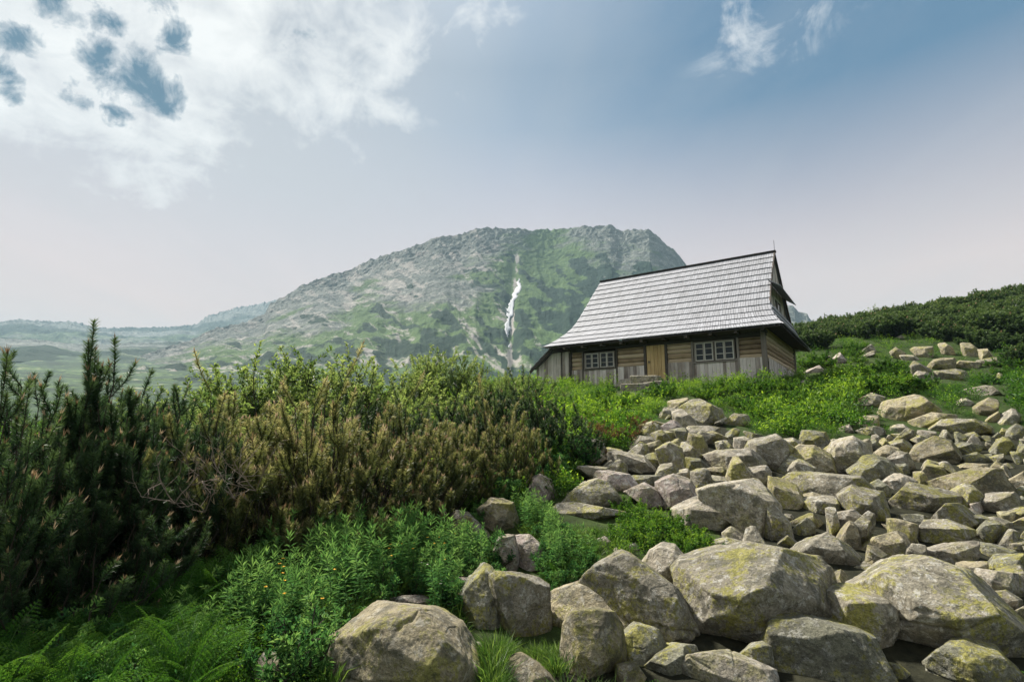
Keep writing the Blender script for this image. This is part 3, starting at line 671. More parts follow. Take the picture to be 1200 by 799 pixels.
# crop, material, outline, label or None, options
ROCKS = [
 ('A', g, [(200,200),(240,158),(430,115),(560,145),(615,200),(648,300),(640,345),(450,400),(370,428),(285,415),(235,365)], 'biggest boulder in the centre foreground, pale broad top with yellow-green lichen', 'the biggest boulder'),
 ('A', o, [(458,400),(480,345),(530,328),(640,335),(730,360),(800,395),(860,450),(910,520),(470,540)], 'rounded mossy boulder at the bottom edge, directly below the biggest boulder', 'the rounded mossy bottom boulder'),
 ('A', g, [(720,240),(830,178),(950,163),(1040,200),(1110,265),(1230,340),(1230,470),(950,480),(860,410),(760,310)], 'huge speckled slab with a sharp dark lower edge at the right edge', 'the huge speckled slab'),
 ('A', g, [(636,245),(700,240),(790,260),(835,300),(852,390),(840,415),(700,360),(645,330)], 'low speckled boulder wedged between the biggest boulder and the huge slab', None),
 ('A', o, [(940,430),(985,398),(1060,395),(1130,420),(1210,485),(1210,540),(935,540)], 'mossy boulder in the bottom right corner under the huge slab', None),
 ('A', p, [(140,510),(235,425),(300,418),(380,435),(460,470),(500,510),(490,540),(150,540)], 'smooth pale boulder cut by the bottom edge, in front of the biggest boulder', 'the smooth pale bottom boulder'),
 ('P', g, [(684,688),(700,672),(735,657),(748,662),(790,693),(806,712),(816,750),(800,760),(776,756),(744,736),(700,705)], 'large grey boulder with a pale peaked top, left of the biggest boulder', 'the large grey peaked boulder'),
 ('A', p, [(85,165),(110,120),(140,107),(180,115),(225,165),(235,185),(200,260),(150,235)], 'smooth pale dome-shaped boulder behind the gap left of the biggest boulder', 'the pale dome boulder'),
 ('A', o, [(15,380),(70,338),(125,355),(142,400),(110,445),(70,462),(20,455)], 'small mossy lump between the upright boulder and the large grey peaked boulder', None),
 ('A', o, [(60,470),(130,415),(200,393),(262,400),(268,415),(220,470),(150,500),(50,500)], 'low mossy stone in front of the large grey peaked boulder', None),
 ('A', o, [(375,420),(400,395),(440,388),(462,400),(475,480),(400,470)], 'small mossy stone pinched between the biggest boulder and the rounded mossy one', None),
 ('A', g, [(540,130),(590,90),(630,75),(680,105),(740,160),(720,180),(620,187),(560,168)], 'dark ridge-backed boulder behind the right shoulder of the biggest boulder', 'the dark ridge-backed boulder'),
 ('A', t, [(728,105),(770,75),(830,60),(862,88),(850,130),(790,142),(740,125)], None, None),
 ('A', g, [(680,85),(700,40),(740,3),(762,15),(750,65),(700,110),(685,107)], 'slanting upright boulder leaning left in the middle of the boulder field', 'the leaning upright boulder'),
 ('A', g, [(890,60),(920,30),(980,28),(1050,60),(1082,87),(1000,102),(930,107),(895,90)], None, None),
 ('A', p, [(908,118),(1000,95),(1087,82),(1095,150),(1060,162),(1000,162),(930,152)], 'flat-topped pale block stacked above the huge speckled slab', 'the flat-topped pale block'),
 ('A', t, [(1010,155),(1090,148),(1092,197),(1060,210),(1015,188)], None, None),
 ('A', o, [(1105,168),(1130,135),(1210,126),(1215,205),(1180,217),(1110,192)], 'mossy boulder at the right edge above the huge speckled slab', None),
 ('A', g, [(620,190),(750,175),(785,145),(880,140),(936,162),(930,177),(800,203),(700,208)], 'long flat slab behind the low boulder and the biggest boulder', 'the long flat slab'),
 ('A', t, [(706,212),(725,195),(780,195),(786,217),(770,242),(710,240)], None, None),
 ('A', g, [(855,112),(880,96),(915,100),(922,146),(870,147)], None, None),
 ('A', g, [(290,97),(340,80),(395,100),(402,127),(300,132)], None, None),
 ('A', p, [(322,62),(345,46),(397,77),(380,97),(325,87)], None, None),
 ('A', o, [(1090,100),(1150,110),(1210,130),(1210,150),(1100,152)], None, None),
 ('A', g, [(1080,240),(1150,233),(1192,260),(1185,295),(1110,275)], None, None),
 ('A', t, [(860,82),(885,78),(892,95),(868,100)], None, None), ('A', g, [(1160,90),(1210,80),(1215,115),(1165,112)], None, None),
 ('C', t, [(60,615),(130,570),(200,515),(290,493),(370,503),(430,540),(490,600),(548,670),(575,760),(540,900),(60,900),(75,700)], 'broad rounded yellow-lichened boulder at the bottom left in the grass', 'the broad rounded bottom-left boulder'),
 ('C', o, [(513,445),(540,400),(590,350),(615,363),(682,432),(692,500),(665,565),(560,578),(523,512)], 'mossy wedge boulder, left one of the upright pair in the grass', 'the mossy wedge boulder'),
 ('C', g, [(625,378),(650,362),(760,383),(822,415),(828,480),(818,585),(760,605),(695,595),(650,480)], 'blocky grey boulder, right one of the upright pair in the grass', 'the blocky grey pair boulder'),
 ('C', t, [(828,452),(900,415),(940,403),(980,415),(1060,470),(1142,555),(1130,578),(870,595),(828,555)], 'long sloping boulder behind the upright lichened boulder', None),
 ('C', t, [(892,570),(930,510),(1010,500),(1060,510),(1092,580),(1098,690),(1078,762),(955,765),(935,690),(888,625)], 'upright boulder with vertical grooves and yellow lichen near the bottom edge', 'the grooved upright boulder'),
 ('C', t, [(655,765),(690,665),(730,656),(800,698),(862,740),(910,800),(660,800)], 'pointed boulder at the bottom edge between the grass and the grooved upright boulder', None),
 ('C', k, [(633,272),(650,230),(705,222),(712,300),(705,352),(660,312)], 'pinkish rock with a dark crack on its right, left half of a split rock', 'the split pinkish rock'),
 ('C', k, [(714,226),(762,224),(802,262),(832,330),(760,345),(718,350)], 'pinkish right half of the split rock among herbs', None),
 ('C', g, [(460,172),(495,133),(545,146),(600,190),(628,232),(560,245),(470,205)], 'grey pointed rock beside the dark pine shrub foot, left of the tan flat rock', None),
 ('C', t, [(578,122),(620,92),(690,100),(706,152),(665,207),(600,165)], 'flat tan mossy rock in shade at the foot of the dark pine shrub', 'the tan flat rock'),
 ('C', k, [(748,45),(770,8),(800,-5),(830,12),(850,52),(840,102),(760,92)], 'pale pinkish rock half hidden by herbs above the flat tan rock', None),
 ('D', g, [(230,510),(320,450),(400,412),(440,425),(505,500),(505,545),(380,520),(250,520)], 'arched rock with a shaded face lying on top of a flat dark slab', 'the arched rock'),
 ('D', g, [(215,525),(260,508),(520,560),(545,568),(500,590),(380,605),(225,590)], 'flat dark slab under the arched rock', None),
 ('C', k, [(220,472),(280,443),(350,440),(412,470),(402,505),(300,505),(230,500)], 'flat reddish stone behind the broad rounded bottom-left boulder', None),
 ('C', p, [(522,622),(540,610),(580,618),(585,642),(550,648),(525,637)], 'tiny white stone lying in the grass below the mossy wedge boulder', None),
 ('C', k, [(440,422),(470,375),(530,373),(537,412),(480,452)], 'small orange and white crusted rock left of the mossy wedge boulder', None),
 ('C', k, [(1015,228),(1040,222),(1062,240),(1055,265),(1020,262)], None, None), ('C', k, [(1128,250),(1150,243),(1178,262),(1172,278),(1135,275)], None, None), ('C', k, [(1072,268),(1085,262),(1112,300),(1100,308)], None, None),
 ('C', t, [(862,210),(885,203),(905,240),(895,272),(870,262)], None, None),
 ('P', p, [(291,795),(310,768),(328,777),(345,800),(340,812),(296,812)], 'smooth pale stone half in shade at the bottom left edge', None),
 ('P', t, [(330,655),(348,648),(366,656),(364,668),(336,668)], 'small tan stone among the teal herbs on the left', None),
 ('D', g, [(797,75),(865,32),(970,85),(985,125),(960,155),(850,155),(800,112)], 'topmost pointed boulder of the field, below the hut door', 'the topmost pointed boulder'),
 ('D', p, [(755,102),(800,85),(850,130),(872,168),(800,178),(765,142)], None, None),
 ('D', p, [(830,182),(850,160),(990,158),(1003,187),(960,205),(840,200)], 'long pale flat-topped block beneath the topmost pointed boulder', 'the pale flat-topped block'),
 ('D', t, [(822,270),(832,200),(890,215),(905,250),(912,302),(870,318)], None, None),
 ('D', o, [(742,178),(810,170),(832,200),(820,240),(760,237)], None, None), ('D', g, [(653,198),(700,180),(737,217),(720,252),(660,242)], None, None),
 ('D', k, [(690,167),(750,130),(792,167),(740,200),(700,190)], None, None), ('D', g, [(680,272),(740,245),(790,270),(802,352),(740,387),(710,352)], 'leaning grey block in the stack at the left end of the boulder field', 'the leaning grey block'),
 ('D', t, [(740,240),(780,225),(822,270),(812,322),(770,290)], None, None), ('D', o, [(620,302),(670,285),(707,317),(710,352),(650,352),(625,332)], None, None),
 ('D', p, [(470,288),(530,288),(620,318),(662,352),(672,385),(600,360),(480,325)], 'long pale strip of rock at the left end of the boulder field', None),
 ('D', p, [(743,392),(820,358),(837,400),(832,432),(760,412)], None, None), ('D', g, [(842,378),(900,365),(937,387),(920,432),(870,477),(843,452)], 'dark square-faced block with a pale top left of the slabs', None),
 ('D', g, [(898,432),(940,390),(1002,400),(1032,432),(1000,452),(905,457)], None, None), ('D', p, [(923,302),(990,280),(1112,270),(1172,330),(1162,387),(1060,392),(1000,372),(940,352)], 'wide pale slab with a cracked flat top above the triangular fin', 'the wide pale slab'),
 ('P', g, [(879,532),(884,520),(910,513),(928,527),(921,545),(901,553),(890,545)], 'chunky boulder leaning on the right end of the wide pale slab', 'the chunky leaning boulder'),
 ('D', t, [(1018,410),(1053,300),(1077,335),(1130,400),(1205,500),(1100,475)], 'thin triangular fin of rock standing on edge beside the rounded pale boulder', 'the triangular fin'),
 ('D', p, [(895,467),(950,450),(1100,428),(1182,470),(1232,530),(1245,700),(1180,695),(1120,640),(900,500)], 'large pale slab with a pointed lower right tip behind the rounded boulder', 'the large pale pointed slab'),
 ('D', p, [(785,562),(870,520),(990,482),(1080,490),(1117,520),(1102,572),(1020,642),(940,667),(880,645),(800,585)], 'large rounded pale boulder lying in front of the pale pointed slab', 'the large rounded pale boulder'),
 ('D', k, [(683,432),(760,400),(830,430),(867,490),(850,522),(780,562),(730,532),(690,482)], 'pinkish rounded boulder touching the left of the large rounded pale boulder', 'the pinkish rounded boulder'),
 ('D', k, [(548,462),(620,430),(690,470),(732,540),(680,552),(600,502),(560,482)], None, None), ('D', k, [(405,400),(415,380),(480,378),(550,395),(592,442),(560,467),(480,452)], 'flat pale pink slab just behind the arched rock', None),
 ('D', g, [(1000,132),(1040,100),(1100,110),(1112,150),(1020,162)], None, None), ('D', g, [(955,237),(985,230),(1020,270),(970,282)], None, None), ('D', o, [(808,342),(820,308),(880,315),(922,352),(850,372)], None, None),
 ('E', t, [(98,377),(150,340),(230,345),(292,390),(322,462),(240,478),(180,452)], None, None), ('E', p, [(298,382),(330,320),(400,300),(452,330),(482,380),(400,432),(380,472),(328,472)], 'tall rounded pale boulder near the upper middle of the boulder field', 'the tall rounded pale boulder'),
 ('E', o, [(395,452),(490,378),(562,410),(612,452),(600,482),(520,512),(440,482)], None, None), ('E', g, [(412,122),(490,84),(562,112),(540,152),(430,152)], 'low grey hump of rock in bright shrubs right of the hut', None),
 ('E', t, [(558,202),(600,120),(690,100),(762,117),(822,152),(700,197),(600,228)], 'large cream boulder in green shrubs right of the hut corner', 'the large cream boulder'),
 ('E', t, [(428,237),(450,192),(512,190),(517,237),(450,250)], None, None), ('E', g, [(400,282),(490,237),(542,250),(542,287),(430,287)], None, None), ('E', p, [(583,248),(630,227),(672,257),(660,272),(590,270)], None, None),
 ('E', g, [(580,275),(662,272),(668,290),(600,292)], None, None), ('E', t, [(693,207),(770,178),(880,190),(872,217),(800,252),(720,262)], None, None),
 ('E', g, [(783,252),(850,207),(990,210),(1042,242),(1040,262),(960,282),(830,282)], 'long low grey slab right of and below the large cream boulder', 'the long low grey slab'),
 ('E', t, [(973,152),(1040,110),(1102,130),(1072,172),(1010,202),(980,192)], None, None), ('E', t, [(1008,212),(1090,163),(1112,182),(1050,232),(1020,232)], None, None), ('E', g, [(1065,222),(1150,157),(1177,192),(1172,225),(1060,240)], None, None),
 ('E', t, [(655,405),(700,345),(790,290),(872,322),(912,382),(900,422),(760,427),(680,422)], 'big yellowish boulder with a dark right side in the upper right field', 'the big yellowish boulder'),
 ('E', o, [(863,337),(920,315),(1002,330),(1002,362),(900,372)], None, None), ('E', t, [(513,362),(560,330),(602,335),(632,382),(570,402),(528,392)], None, None), ('E', g, [(578,320),(640,305),(682,342),(650,377),(610,352)], None, None),
 ('E', o, [(458,322),(500,300),(532,327),(510,347),(465,347)], None, None), ('E', p, [(548,502),(610,457),(692,502),(680,542),(600,552),(568,542)], 'pointed pale boulder with a flat base in the middle of the field', None),
 ('E', t, [(18,462),(70,453),(102,492),(205,642),(180,668),(120,664),(88,642),(22,592)], 'tall slanting yellowish column of rock right of the triangular fin', 'the slanting rock column'),
 ('E', g, [(138,502),(170,475),(320,470),(422,480),(482,522),(488,562),(400,562),(330,602),(260,572),(160,542)], 'broad speckled boulder right of the slanting rock column', 'the broad speckled boulder'),
 ('E', g, [(358,572),(410,533),(540,580),(602,652),(602,712),(520,702),(430,642),(370,622)], None, None), ('E', o, [(478,512),(520,492),(572,532),(572,572),(500,572)], None, None),
 ('E', g, [(595,585),(650,530),(720,518),(902,580),(925,642),(800,664),(620,655)], 'dark shelving boulder with a pale upper rim in the right of the field', 'the dark shelving boulder'),
 ('E', t, [(765,500),(900,460),(1040,443),(1112,450),(1184,532),(1140,595),(1000,582),(880,552),(790,524)], 'very large speckled boulder with a dark underside near the right edge', 'the very large speckled boulder'),
 ('E', t, [(898,442),(950,412),(1040,420),(1062,442),(1000,452),(920,457)], None, None), ('E', t, [(1132,492),(1200,455),(1240,500),(1200,555)], None, None), ('E', o, [(618,692),(630,655),(700,650),(762,672),(740,702),(660,712)], None, None),
 ('E', g, [(740,432),(760,400),(822,422),(832,442),(780,462)], None, None), ('E', t, [(688,462),(730,455),(762,502),(740,532),(690,522)], None, None), ('E', o, [(600,417),(650,415),(662,452),(620,462)], None, None), ('E', k, [(948,602),(990,598),(1007,642),(960,657)], None, None),
 ('E', g, [(1030,627),(1100,613),(1132,642),(1080,657)], None, None), ('E', t, [(122,684),(210,643),(272,722),(220,724),(140,704)], None, None), ('E', g, [(172,592),(300,568),(332,612),(332,662),(250,674),(180,625)], None, None),
 ('E', g, [(918,287),(970,270),(1012,297),(960,322)], None, None), ('E', t, [(1048,432),(1075,403),(1122,432),(1132,457),(1060,452)], None, None), ('E', o, [(905,387),(980,358),(1052,402),(1000,422),(920,412)], None, None), ('E', k, [(338,247),(380,230),(402,267),(350,277)], None, None),
 ('E', p, [(888,127),(920,106),(962,127),(950,147),(895,147)], None, None), ('E', p, [(958,67),(1050,48),(1132,62),(1142,87),(1000,97)], None, None),
 ('E', o, [(1145,580),(1200,565),(1240,590),(1230,640),(1150,620)], None, None), ('E', t, [(1140,690),(1210,660),(1240,700),(1150,712)], None, None), ('E', g, [(830,690),(930,670),(1010,690),(990,712),(880,712)], None, None), ('E', g, [(1000,690),(1080,668),(1150,700),(1100,745),(1010,720)], None, None), 
 ('E', g, [(0,610),(35,620),(100,700),(110,799),(30,799),(0,740)], 'dark split boulder in a hollow right of the large pale pointed slab', None),
 ('F', p, [(438,442),(485,413),(502,442),(460,457)], None, None), ('F', p, [(453,462),(495,443),(512,462),(470,477)], None, None), ('F', t, [(573,452),(600,430),(642,457),(630,487),(590,475)], None, None), ('F', p, [(623,467),(700,463),(707,492),(640,492)], None, None),
 ('F', t, [(673,442),(700,428),(772,428),(772,472),(720,482)], None, None), ('F', t, [(803,422),(830,408),(892,442),(890,472),(820,457)], 'slanting tan boulder high on the slope before the pine thicket', 'the slanting tan boulder'), ('F', t, [(908,417),(940,405),(997,442),(990,477),(920,467)], 'tall tan boulder highest on the slope against the pine thicket', 'the tall tan boulder on the slope'),
 ('F', t, [(993,442),(1030,438),(1062,482),(1010,492)], None, None), ('F', g, [(673,522),(690,495),(752,532),(792,582),(750,582),(685,547)], None, None), ('F', t, [(753,512),(790,480),(892,480),(892,522),(800,537)], 'wide tan slab with a dark hollow high on the slope', None), ('F', t, [(888,512),(910,490),(1002,500),(990,532),(900,532)], None, None),
 ('F', g, [(998,492),(1080,476),(1112,502),(1110,522),(1010,522)], None, None), ('F', t, [(1138,472),(1155,443),(1187,472),(1180,507),(1150,492)], None, None), ('F', t, [(638,562),(665,538),(702,562),(690,572)], None, None), ('F', p, [(688,562),(720,528),(772,572),(760,587),(700,582)], None, None),
 ('F', g, [(788,542),(900,530),(952,552),(900,587),(800,582)], None, None), ('F', t, [(1048,582),(1090,548),(1127,572),(1090,592)], None, None), ('F', k, [(308,482),(340,456),(367,487),(340,507)], 'round pinkish stone on the green slope right of the hut', None), ('F', k, [(273,492),(290,468),(310,490),(300,507)], None, None),
 ('F', k, [(175,542),(240,515),(272,542),(200,555)], 'flat pink rock just behind the right corner of the hut', None), ('F', p, [(333,567),(350,551),(372,572)], None, None), ('F', p, [(398,562),(440,553),(462,572)], None, None), ('F', p, [(603,380),(625,371),(652,378),(640,389)], 'lone pale stone highest on the slope below the pine thicket', None), ('F', k, [(153,592),(180,580),(202,595),(170,600)], None, None),
 ('P', p, [(722,452),(726,446),(745,444),(752,449),(748,455),(728,456)], 'low pale stone left of the squared slab by the hut door', None),
]
del g, p, k, o, t
BUILT = []        # (outline in photograph pixels, base distance)
def rock_mesh(poly, mat, seed, name='boulder', yb=None, pround=None):
    rs = np.random.RandomState(seed); H = hull(poly); H = np.array(H, float); H = H.mean(0)+(H-H.mean(0))*(1.17 if 470 < H[:, 1].mean() < 660 else 1.13)
    cx, cy = H.mean(0); cx = (H[:, 0].min()+H[:, 0].max())/2*.5+cx*.5; w = np.ptp(H[:, 0]); h = np.ptp(H[:, 1])
    yb = yb if yb is not None else H[:, 1].max()-.10*h
    base = hit(np.array(cx), np.array(yb)); Y0 = base[1]; mpp = Y0/F*1.02      # metres per pixel
    Ww, Hw = w*mpp, h*mpp; hd = .48*min(Ww, Hw*1.5)*rs.uniform(.85, 1.15); Yc = Y0+hd*.75
    q = H.copy(); low = q[:, 1] > cy; q[low, 1] += .10*h
    C = at(np.array(cx), np.array(cy), np.array(Yc)); fwd = C-CAM; fwd /= np.linalg.norm(fwd)
    yaw = math.atan2(fwd[0], fwd[1]); Rt = np.array([math.cos(yaw), -math.sin(yaw), 0]); Fw = np.array([math.sin(yaw), math.cos(yaw), 0])
    n_, d_ = [], []
    R = ray(q[:, 0], q[:, 1])
    for i in range(len(q)):
        a, b = R[i], R[(i+1) % len(q)]; n = np.cross(a, b); n /= np.linalg.norm(n)
        m = (a+b)/2; m = CAM+m/m[1]*C[1]
        if n@(m-C) < 0: n = -n
        n2 = n+fwd*rs.uniform(-.30, .02); n2 /= np.linalg.norm(n2); n_.append(n2); d_.append(max(n2@(m-C), .12*min(Ww, Hw)))
    def plane(r, f, u, d): v = np.array(Rt*r+Fw*f+np.array([0, 0, u])); v /= np.linalg.norm(v); n_.append(v); d_.append(d)
    tilt = rs.uniform(.2, .7); plane(rs.uniform(-.25, .25), -tilt, .9, Hw*.46*rs.uniform(.86, 1.0))
    plane(rs.uniform(-.4, .4), -.95, rs.uniform(-.12, .22), hd*rs.uniform(.7, .95))
    plane(rs.uniform(.5, .9), -.6, rs.uniform(-.2, .25), Ww*rs.uniform(.32, .46)); plane(-rs.uniform(.5, .9), -.6, rs.uniform(-.2, .25), Ww*rs.uniform(.32, .46))
    plane(rs.uniform(-.4, .4), -.7, -.5, (hd+Hw)*.45)
    for _ in range(rs.randint(0, 2)): plane(rs.uniform(-.9, .9), -rs.uniform(.2, 1), rs.uniform(-.3, .9), .5*(Ww*Hw)**.5*rs.uniform(.82, 1.02))
    plane(0, 1, .2, hd); plane(.6, .7, .3, max(hd, Ww*.4)); plane(-.6, .7, .3, max(hd, Ww*.4)); plane(0, .5, .9, Hw*.52)
    px = max(w, h); lv = 7 if px > 105 else 6 if px > 38 else 5 if px > 14 else 4
    U, Fc = ico(lv); n_ = np.array(n_); d_ = np.array(d_); pw = pround or rs.uniform(90, 220)
    for _ in range(5 if lv >= 6 else 3):      # corners broken off
        v = rs.normal(size=3); v[1] = -abs(v[1])-.7; v /= np.linalg.norm(v); rr_ = (np.maximum(v@n_.T/d_, 0)**pw).sum()**(-1/pw)
        n_ = np.vstack([n_, v]); d_ = np.append(d_, rr_*rs.uniform(.80, .94))
    s = np.maximum(U@n_.T/d_, 0); r = (s**pw).sum(1)**(-1/pw)
    size = (Ww*Hw)**.5; V = U*r[:, None]; off = rs.uniform(0, 90, 3)
    q1 = V/size
    d = .040*fbm(q1*1.7+off, 3)+.028*fbm(q1*4.5+off, 4, ridged=True)
    st = fbm(q1*[1.2, 1.2, 3.2]+off+7, 3)*5; d = d+.014*(np.floor(st)+smooth(st-np.floor(st), .42, .58))
    if lv >= 6: d = d+.013*fbm(q1*15+off, 3)
    if lv >= 7: d = d+.006*fbm(q1*42+off, 3)
    # a crack or two and a chipped ledge
    if lv >= 6:
        for c_ in range(2):
            m = rs.normal(size=3); m /= np.linalg.norm(m); e = np.abs(q1@m-rs.uniform(-.25, .25)+.05*fbm(q1*4+off, 2)); d = d-.045*np.exp(-(e/.013)**2)*smooth(fbm(q1*1.3+off*2+c_, 2), -.05, .2)
    V = V*(1+d[:, None])
    V = V*(1+0*d[:, None])
    ob = npmesh(name, V, Fc, M[mat], loc=C, smooth=True)
    BUILT.append((H, Y0, C)); return ob, H, C
SIZES = lambda w: 'small' if w < 24 else 'medium-sized' if w < 50 else 'big'
TONE = dict(granite='speckled grey', granite_pale='pale', granite_pink='pinkish', granite_green='mossy', granite_tan='yellowish')
named, auto = [], []
for i, (cr, mt, poly, lab, land) in enumerate(ROCKS):
    ox, oy, sc = CR[cr]; pp = [(ox+x/sc, oy+y/sc) for x, y in poly]
    ob, H, C = rock_mesh(pp, mt, 100+i)
    w, h = np.ptp(H, axis=0); c = H.mean(0)
    if lab: tag(ob, lab, 'boulder'); ob['group'] = 'boulders scattered over the slope'
    else: auto.append((ob, mt, w, h, c, H))
    if land: named.append((land, c, max(w, h)))
named.append(('the right corner of the hut', np.array([905., 430.]), 40))
used_labels = {ob_[0] for ob_ in ()}
def rel(c, c0):
    dx, dy = c-c0; v = 'above' if dy < 0 else 'below'; hz_ = 'left of' if dx < 0 else 'right of'
    if abs(dx) > 2.2*abs(dy): return hz_
    if abs(dy) > 2.2*abs(dx): return v
    return v+' and '+hz_
def shape_word(w, h, H):
    a = h/w
    if a < .5: return 'flat'
    if a > 1.05: return 'upright'
    return 'pointed' if len(H) <= 5 else 'blocky'
for ob, mt, w, h, c, H in auto:
    ns = sorted(named, key=lambda n: np.linalg.norm(n[1]-c)); done = False
    for k1 in range(4):
        lab = f"{SIZES(max(w,h))} {TONE[mt]} {shape_word(w,h,H)} stone {rel(c, ns[k1][1])} {ns[k1][0]}"
        if lab not in used_labels and len(lab.split()) <= 16: done = True; break
    if not done: lab = f"{SIZES(max(w,h))} {TONE[mt]} stone between {ns[0][0]} and {ns[1][0]}"
    used_labels.add(lab); tag(ob, lab, 'boulder', 'boulders scattered over the slope')

# the squared doorstep slabs before the hut door
def slab(px, py, Y, w, d, h, rz, label, name='stone_slab'):
    P = at(px, py, Y); rs = np.random.RandomState(int(px)); m = MB(); m.box((-w/2, -d/2, -.25), (w/2, d/2, h), jit=.03); ob = m.build(name, M['granite_pale'], bevel=.03)
    ob.location = (P[0], P[1], P[2]); ob.rotation_euler = (0, 0, rz); tag(ob, label, 'stone slab', 'stone slabs piled before the hut door')
slab(757, 449, 23.6, 1.25, .7, .34, -.55, 'squared pale slab, upper one of the pile before the hut door')
slab(770, 453, 23.0, 1.0, .6, .22, -.75, 'low pale slab leaning right of the pile before the hut door')
slab(745, 455, 22.9, 1.3, .5, .20, -.45, 'lowest pale slab in front of the pile before the hut door')

# loose rocks filling the field between the traced ones
FIELD3 = [(1010,452),(1090,440),(1210,440),(1210,530),(1100,505),(1020,510)]
rs = np.random.RandomState(5); nfill = 0; tries = 0; placed = []
polys = [b[0] for b in BUILT]
while nfill < 275 and tries < 9000:
    tries += 1
    f2 = nfill >= 182
    if f2: x, y = rs.uniform(980, 1200), rs.uniform(398, 530)
    else: x, y = (rs.uniform(690, 1210), rs.uniform(470, 800)) if nfill < 158 else (rs.uniform(660, 1420), rs.uniform(600, 1000))
    if not inpoly(x, y, FIELD2 if f2 and y < 450 else FIELD3 if f2 else FIELD): continue
    if any(inpoly(x, y, P) for P in polys) or any(math.hypot(x-a, y-b) < r_*.8 for a, b, r_ in placed): continue
    sc = np.interp(y, [400, 480, 560, 640, 800], [5, 8, 12, 16, 26])*rs.uniform(.65, 1.9)*(1.45 if f2 else 1)
    n = rs.randint(5, 8); an = np.sort(rs.uniform(0, 2*math.pi, n)+np.arange(n)*.01); asp = rs.uniform(.5, .95)
    pp = [(x+sc*math.cos(a)*rs.uniform(.8, 1.1), y+sc*asp*math.sin(a)*rs.uniform(.8, 1.1)) for a in an]
    if len(hull(pp)) < 4 or np.ptp(np.array(pp)[:, 1]) < sc*.7: continue
    mt = rs.choice(['granite', 'granite_tan', 'granite_green', 'granite_pale', 'granite'])
    ob, H, C = rock_mesh(pp, mt, 900+nfill); placed.append((x, y, sc)); nfill += 1
    ob.name = 'stone'; w, h = np.ptp(H, axis=0); c = H.mean(0); ns = sorted(named, key=lambda n: np.linalg.norm(n[1]-c))
    for k1 in range(5):
        lab = f"{'tiny' if max(w, h) < 14 else 'small'} {TONE[mt]} {shape_word(w, h, H)} loose stone {rel(c, ns[k1][1])} {ns[k1][0]}"
        if lab not in used_labels and len(lab.split()) <= 16: break
    used_labels.add(lab); tag(ob, lab, 'stone', 'loose stones in the gaps of the boulder field')

# where rocks show, so that no plant is set right in front of one
ROCKMASK = np.zeros((960, 1320), bool); yy_, xx_ = np.mgrid[0:960, 0:1320]
for H, Y0, C in BUILT:
    x0, y0 = H.min(0).astype(int)-1; x1, y1 = H.max(0).astype(int)+2; y1 = int(y1-.16*(y1-y0)); x0 = max(x0, -60); y0 = max(y0, 0); x1 = min(x1, 1255); y1 = min(y1, 955)
    if x1 <= x0 or y1 <= y0: continue
    X_ = xx_[y0:y1, x0+60:x1+60]-60; Y_ = yy_[y0:y1, x0+60:x1+60]; ROCKMASK[y0:y1, x0+60:x1+60] |= inpoly(X_, Y_, [tuple(q) for q in H])
def covers_rock(px, py, hpx):
    px = np.clip(np.asarray(px)+60, 0, 1319).astype(int); r = False
    for k_ in (0, .35, .7, 1): r = r | ROCKMASK[np.clip(np.asarray(py)-hpx*k_, 0, 959).astype(int), px]
    return r
# ------------------------------------------------------------------ vegetation
LM = dict(
    needle=m_leaf('pine_needles', (.012, .030, .012), (.042, .08, .028), (.12, .16, .055), .35, .5),
    needle_far=m_leaf('hillside_pine_needles', (.016, .036, .012), (.055, .10, .028), (.13, .19, .055), .35, .5),
    needle_olive=m_leaf('pine_needles_olive', (.026, .044, .015), (.135, .155, .052), (.37, .35, .15), .45, .5),
    needle_dark=m_leaf('pine_needles_dark', (.010, .026, .012), (.032, .066, .026), (.095, .15, .05), .36, .5),
    bud=m_leaf('pine_shoot_buds', (.15, .10, .055), (.30, .22, .12), (.46, .37, .24), .25, .6),
    bark=m_plain('pine_bark', (.05, .04, .032), .9, .1), twig=m_plain('dead_twig', (.24, .19, .155), .9, .1),
    willow=m_leaf('willow_leaves', (.05, .10, .03), (.15, .22, .06), (.31, .37, .13), .52),
    cover=m_leaf('bilberry_leaves', (.014, .05, .010), (.055, .145, .022), (.22, .35, .05), .5),
    grass=m_leaf('grass_blades', (.016, .05, .010), (.05, .11, .022), (.14, .22, .05), .5),
    herb=m_leaf('herb_leaves', (.018, .065, .024), (.06, .16, .045), (.19, .32, .09), .45, .75, .1),
    fern=m_leaf('fern_fronds', (.010, .042, .010), (.036, .11, .018), (.13, .24, .04), .4, .8, .08),
    dry=m_leaf('dry_heather', (.07, .045, .02), (.17, .10, .04), (.26, .19, .07), .3),
    yellow=m_plain('yellow_petals', (.75, .42, .02), .6, .2), white=m_plain('white_petals', (.75, .72, .62), .6, .2), stem=m_plain('flower_stem', (.06, .12, .03), .7, .2))
def unit(v): return v/(np.linalg.norm(v, axis=-1, keepdims=True)+1e-9)
def perp(d, rs):
    r = rs.normal(size=d.shape); return unit(np.cross(d, r))
def needles(B, D, L, W, rs):
    """one triangle per needle: base B, direction D, length L, width W"""
    s = perp(D, rs)*(np.asarray(W)[..., None] if np.ndim(W) else W)/2; tip = B+D*(np.asarray(L)[..., None] if np.ndim(L) else L)
    V = np.stack([B-s, B+s, tip], 1).reshape(-1, 3); return V, np.arange(len(V)).reshape(-1, 3)
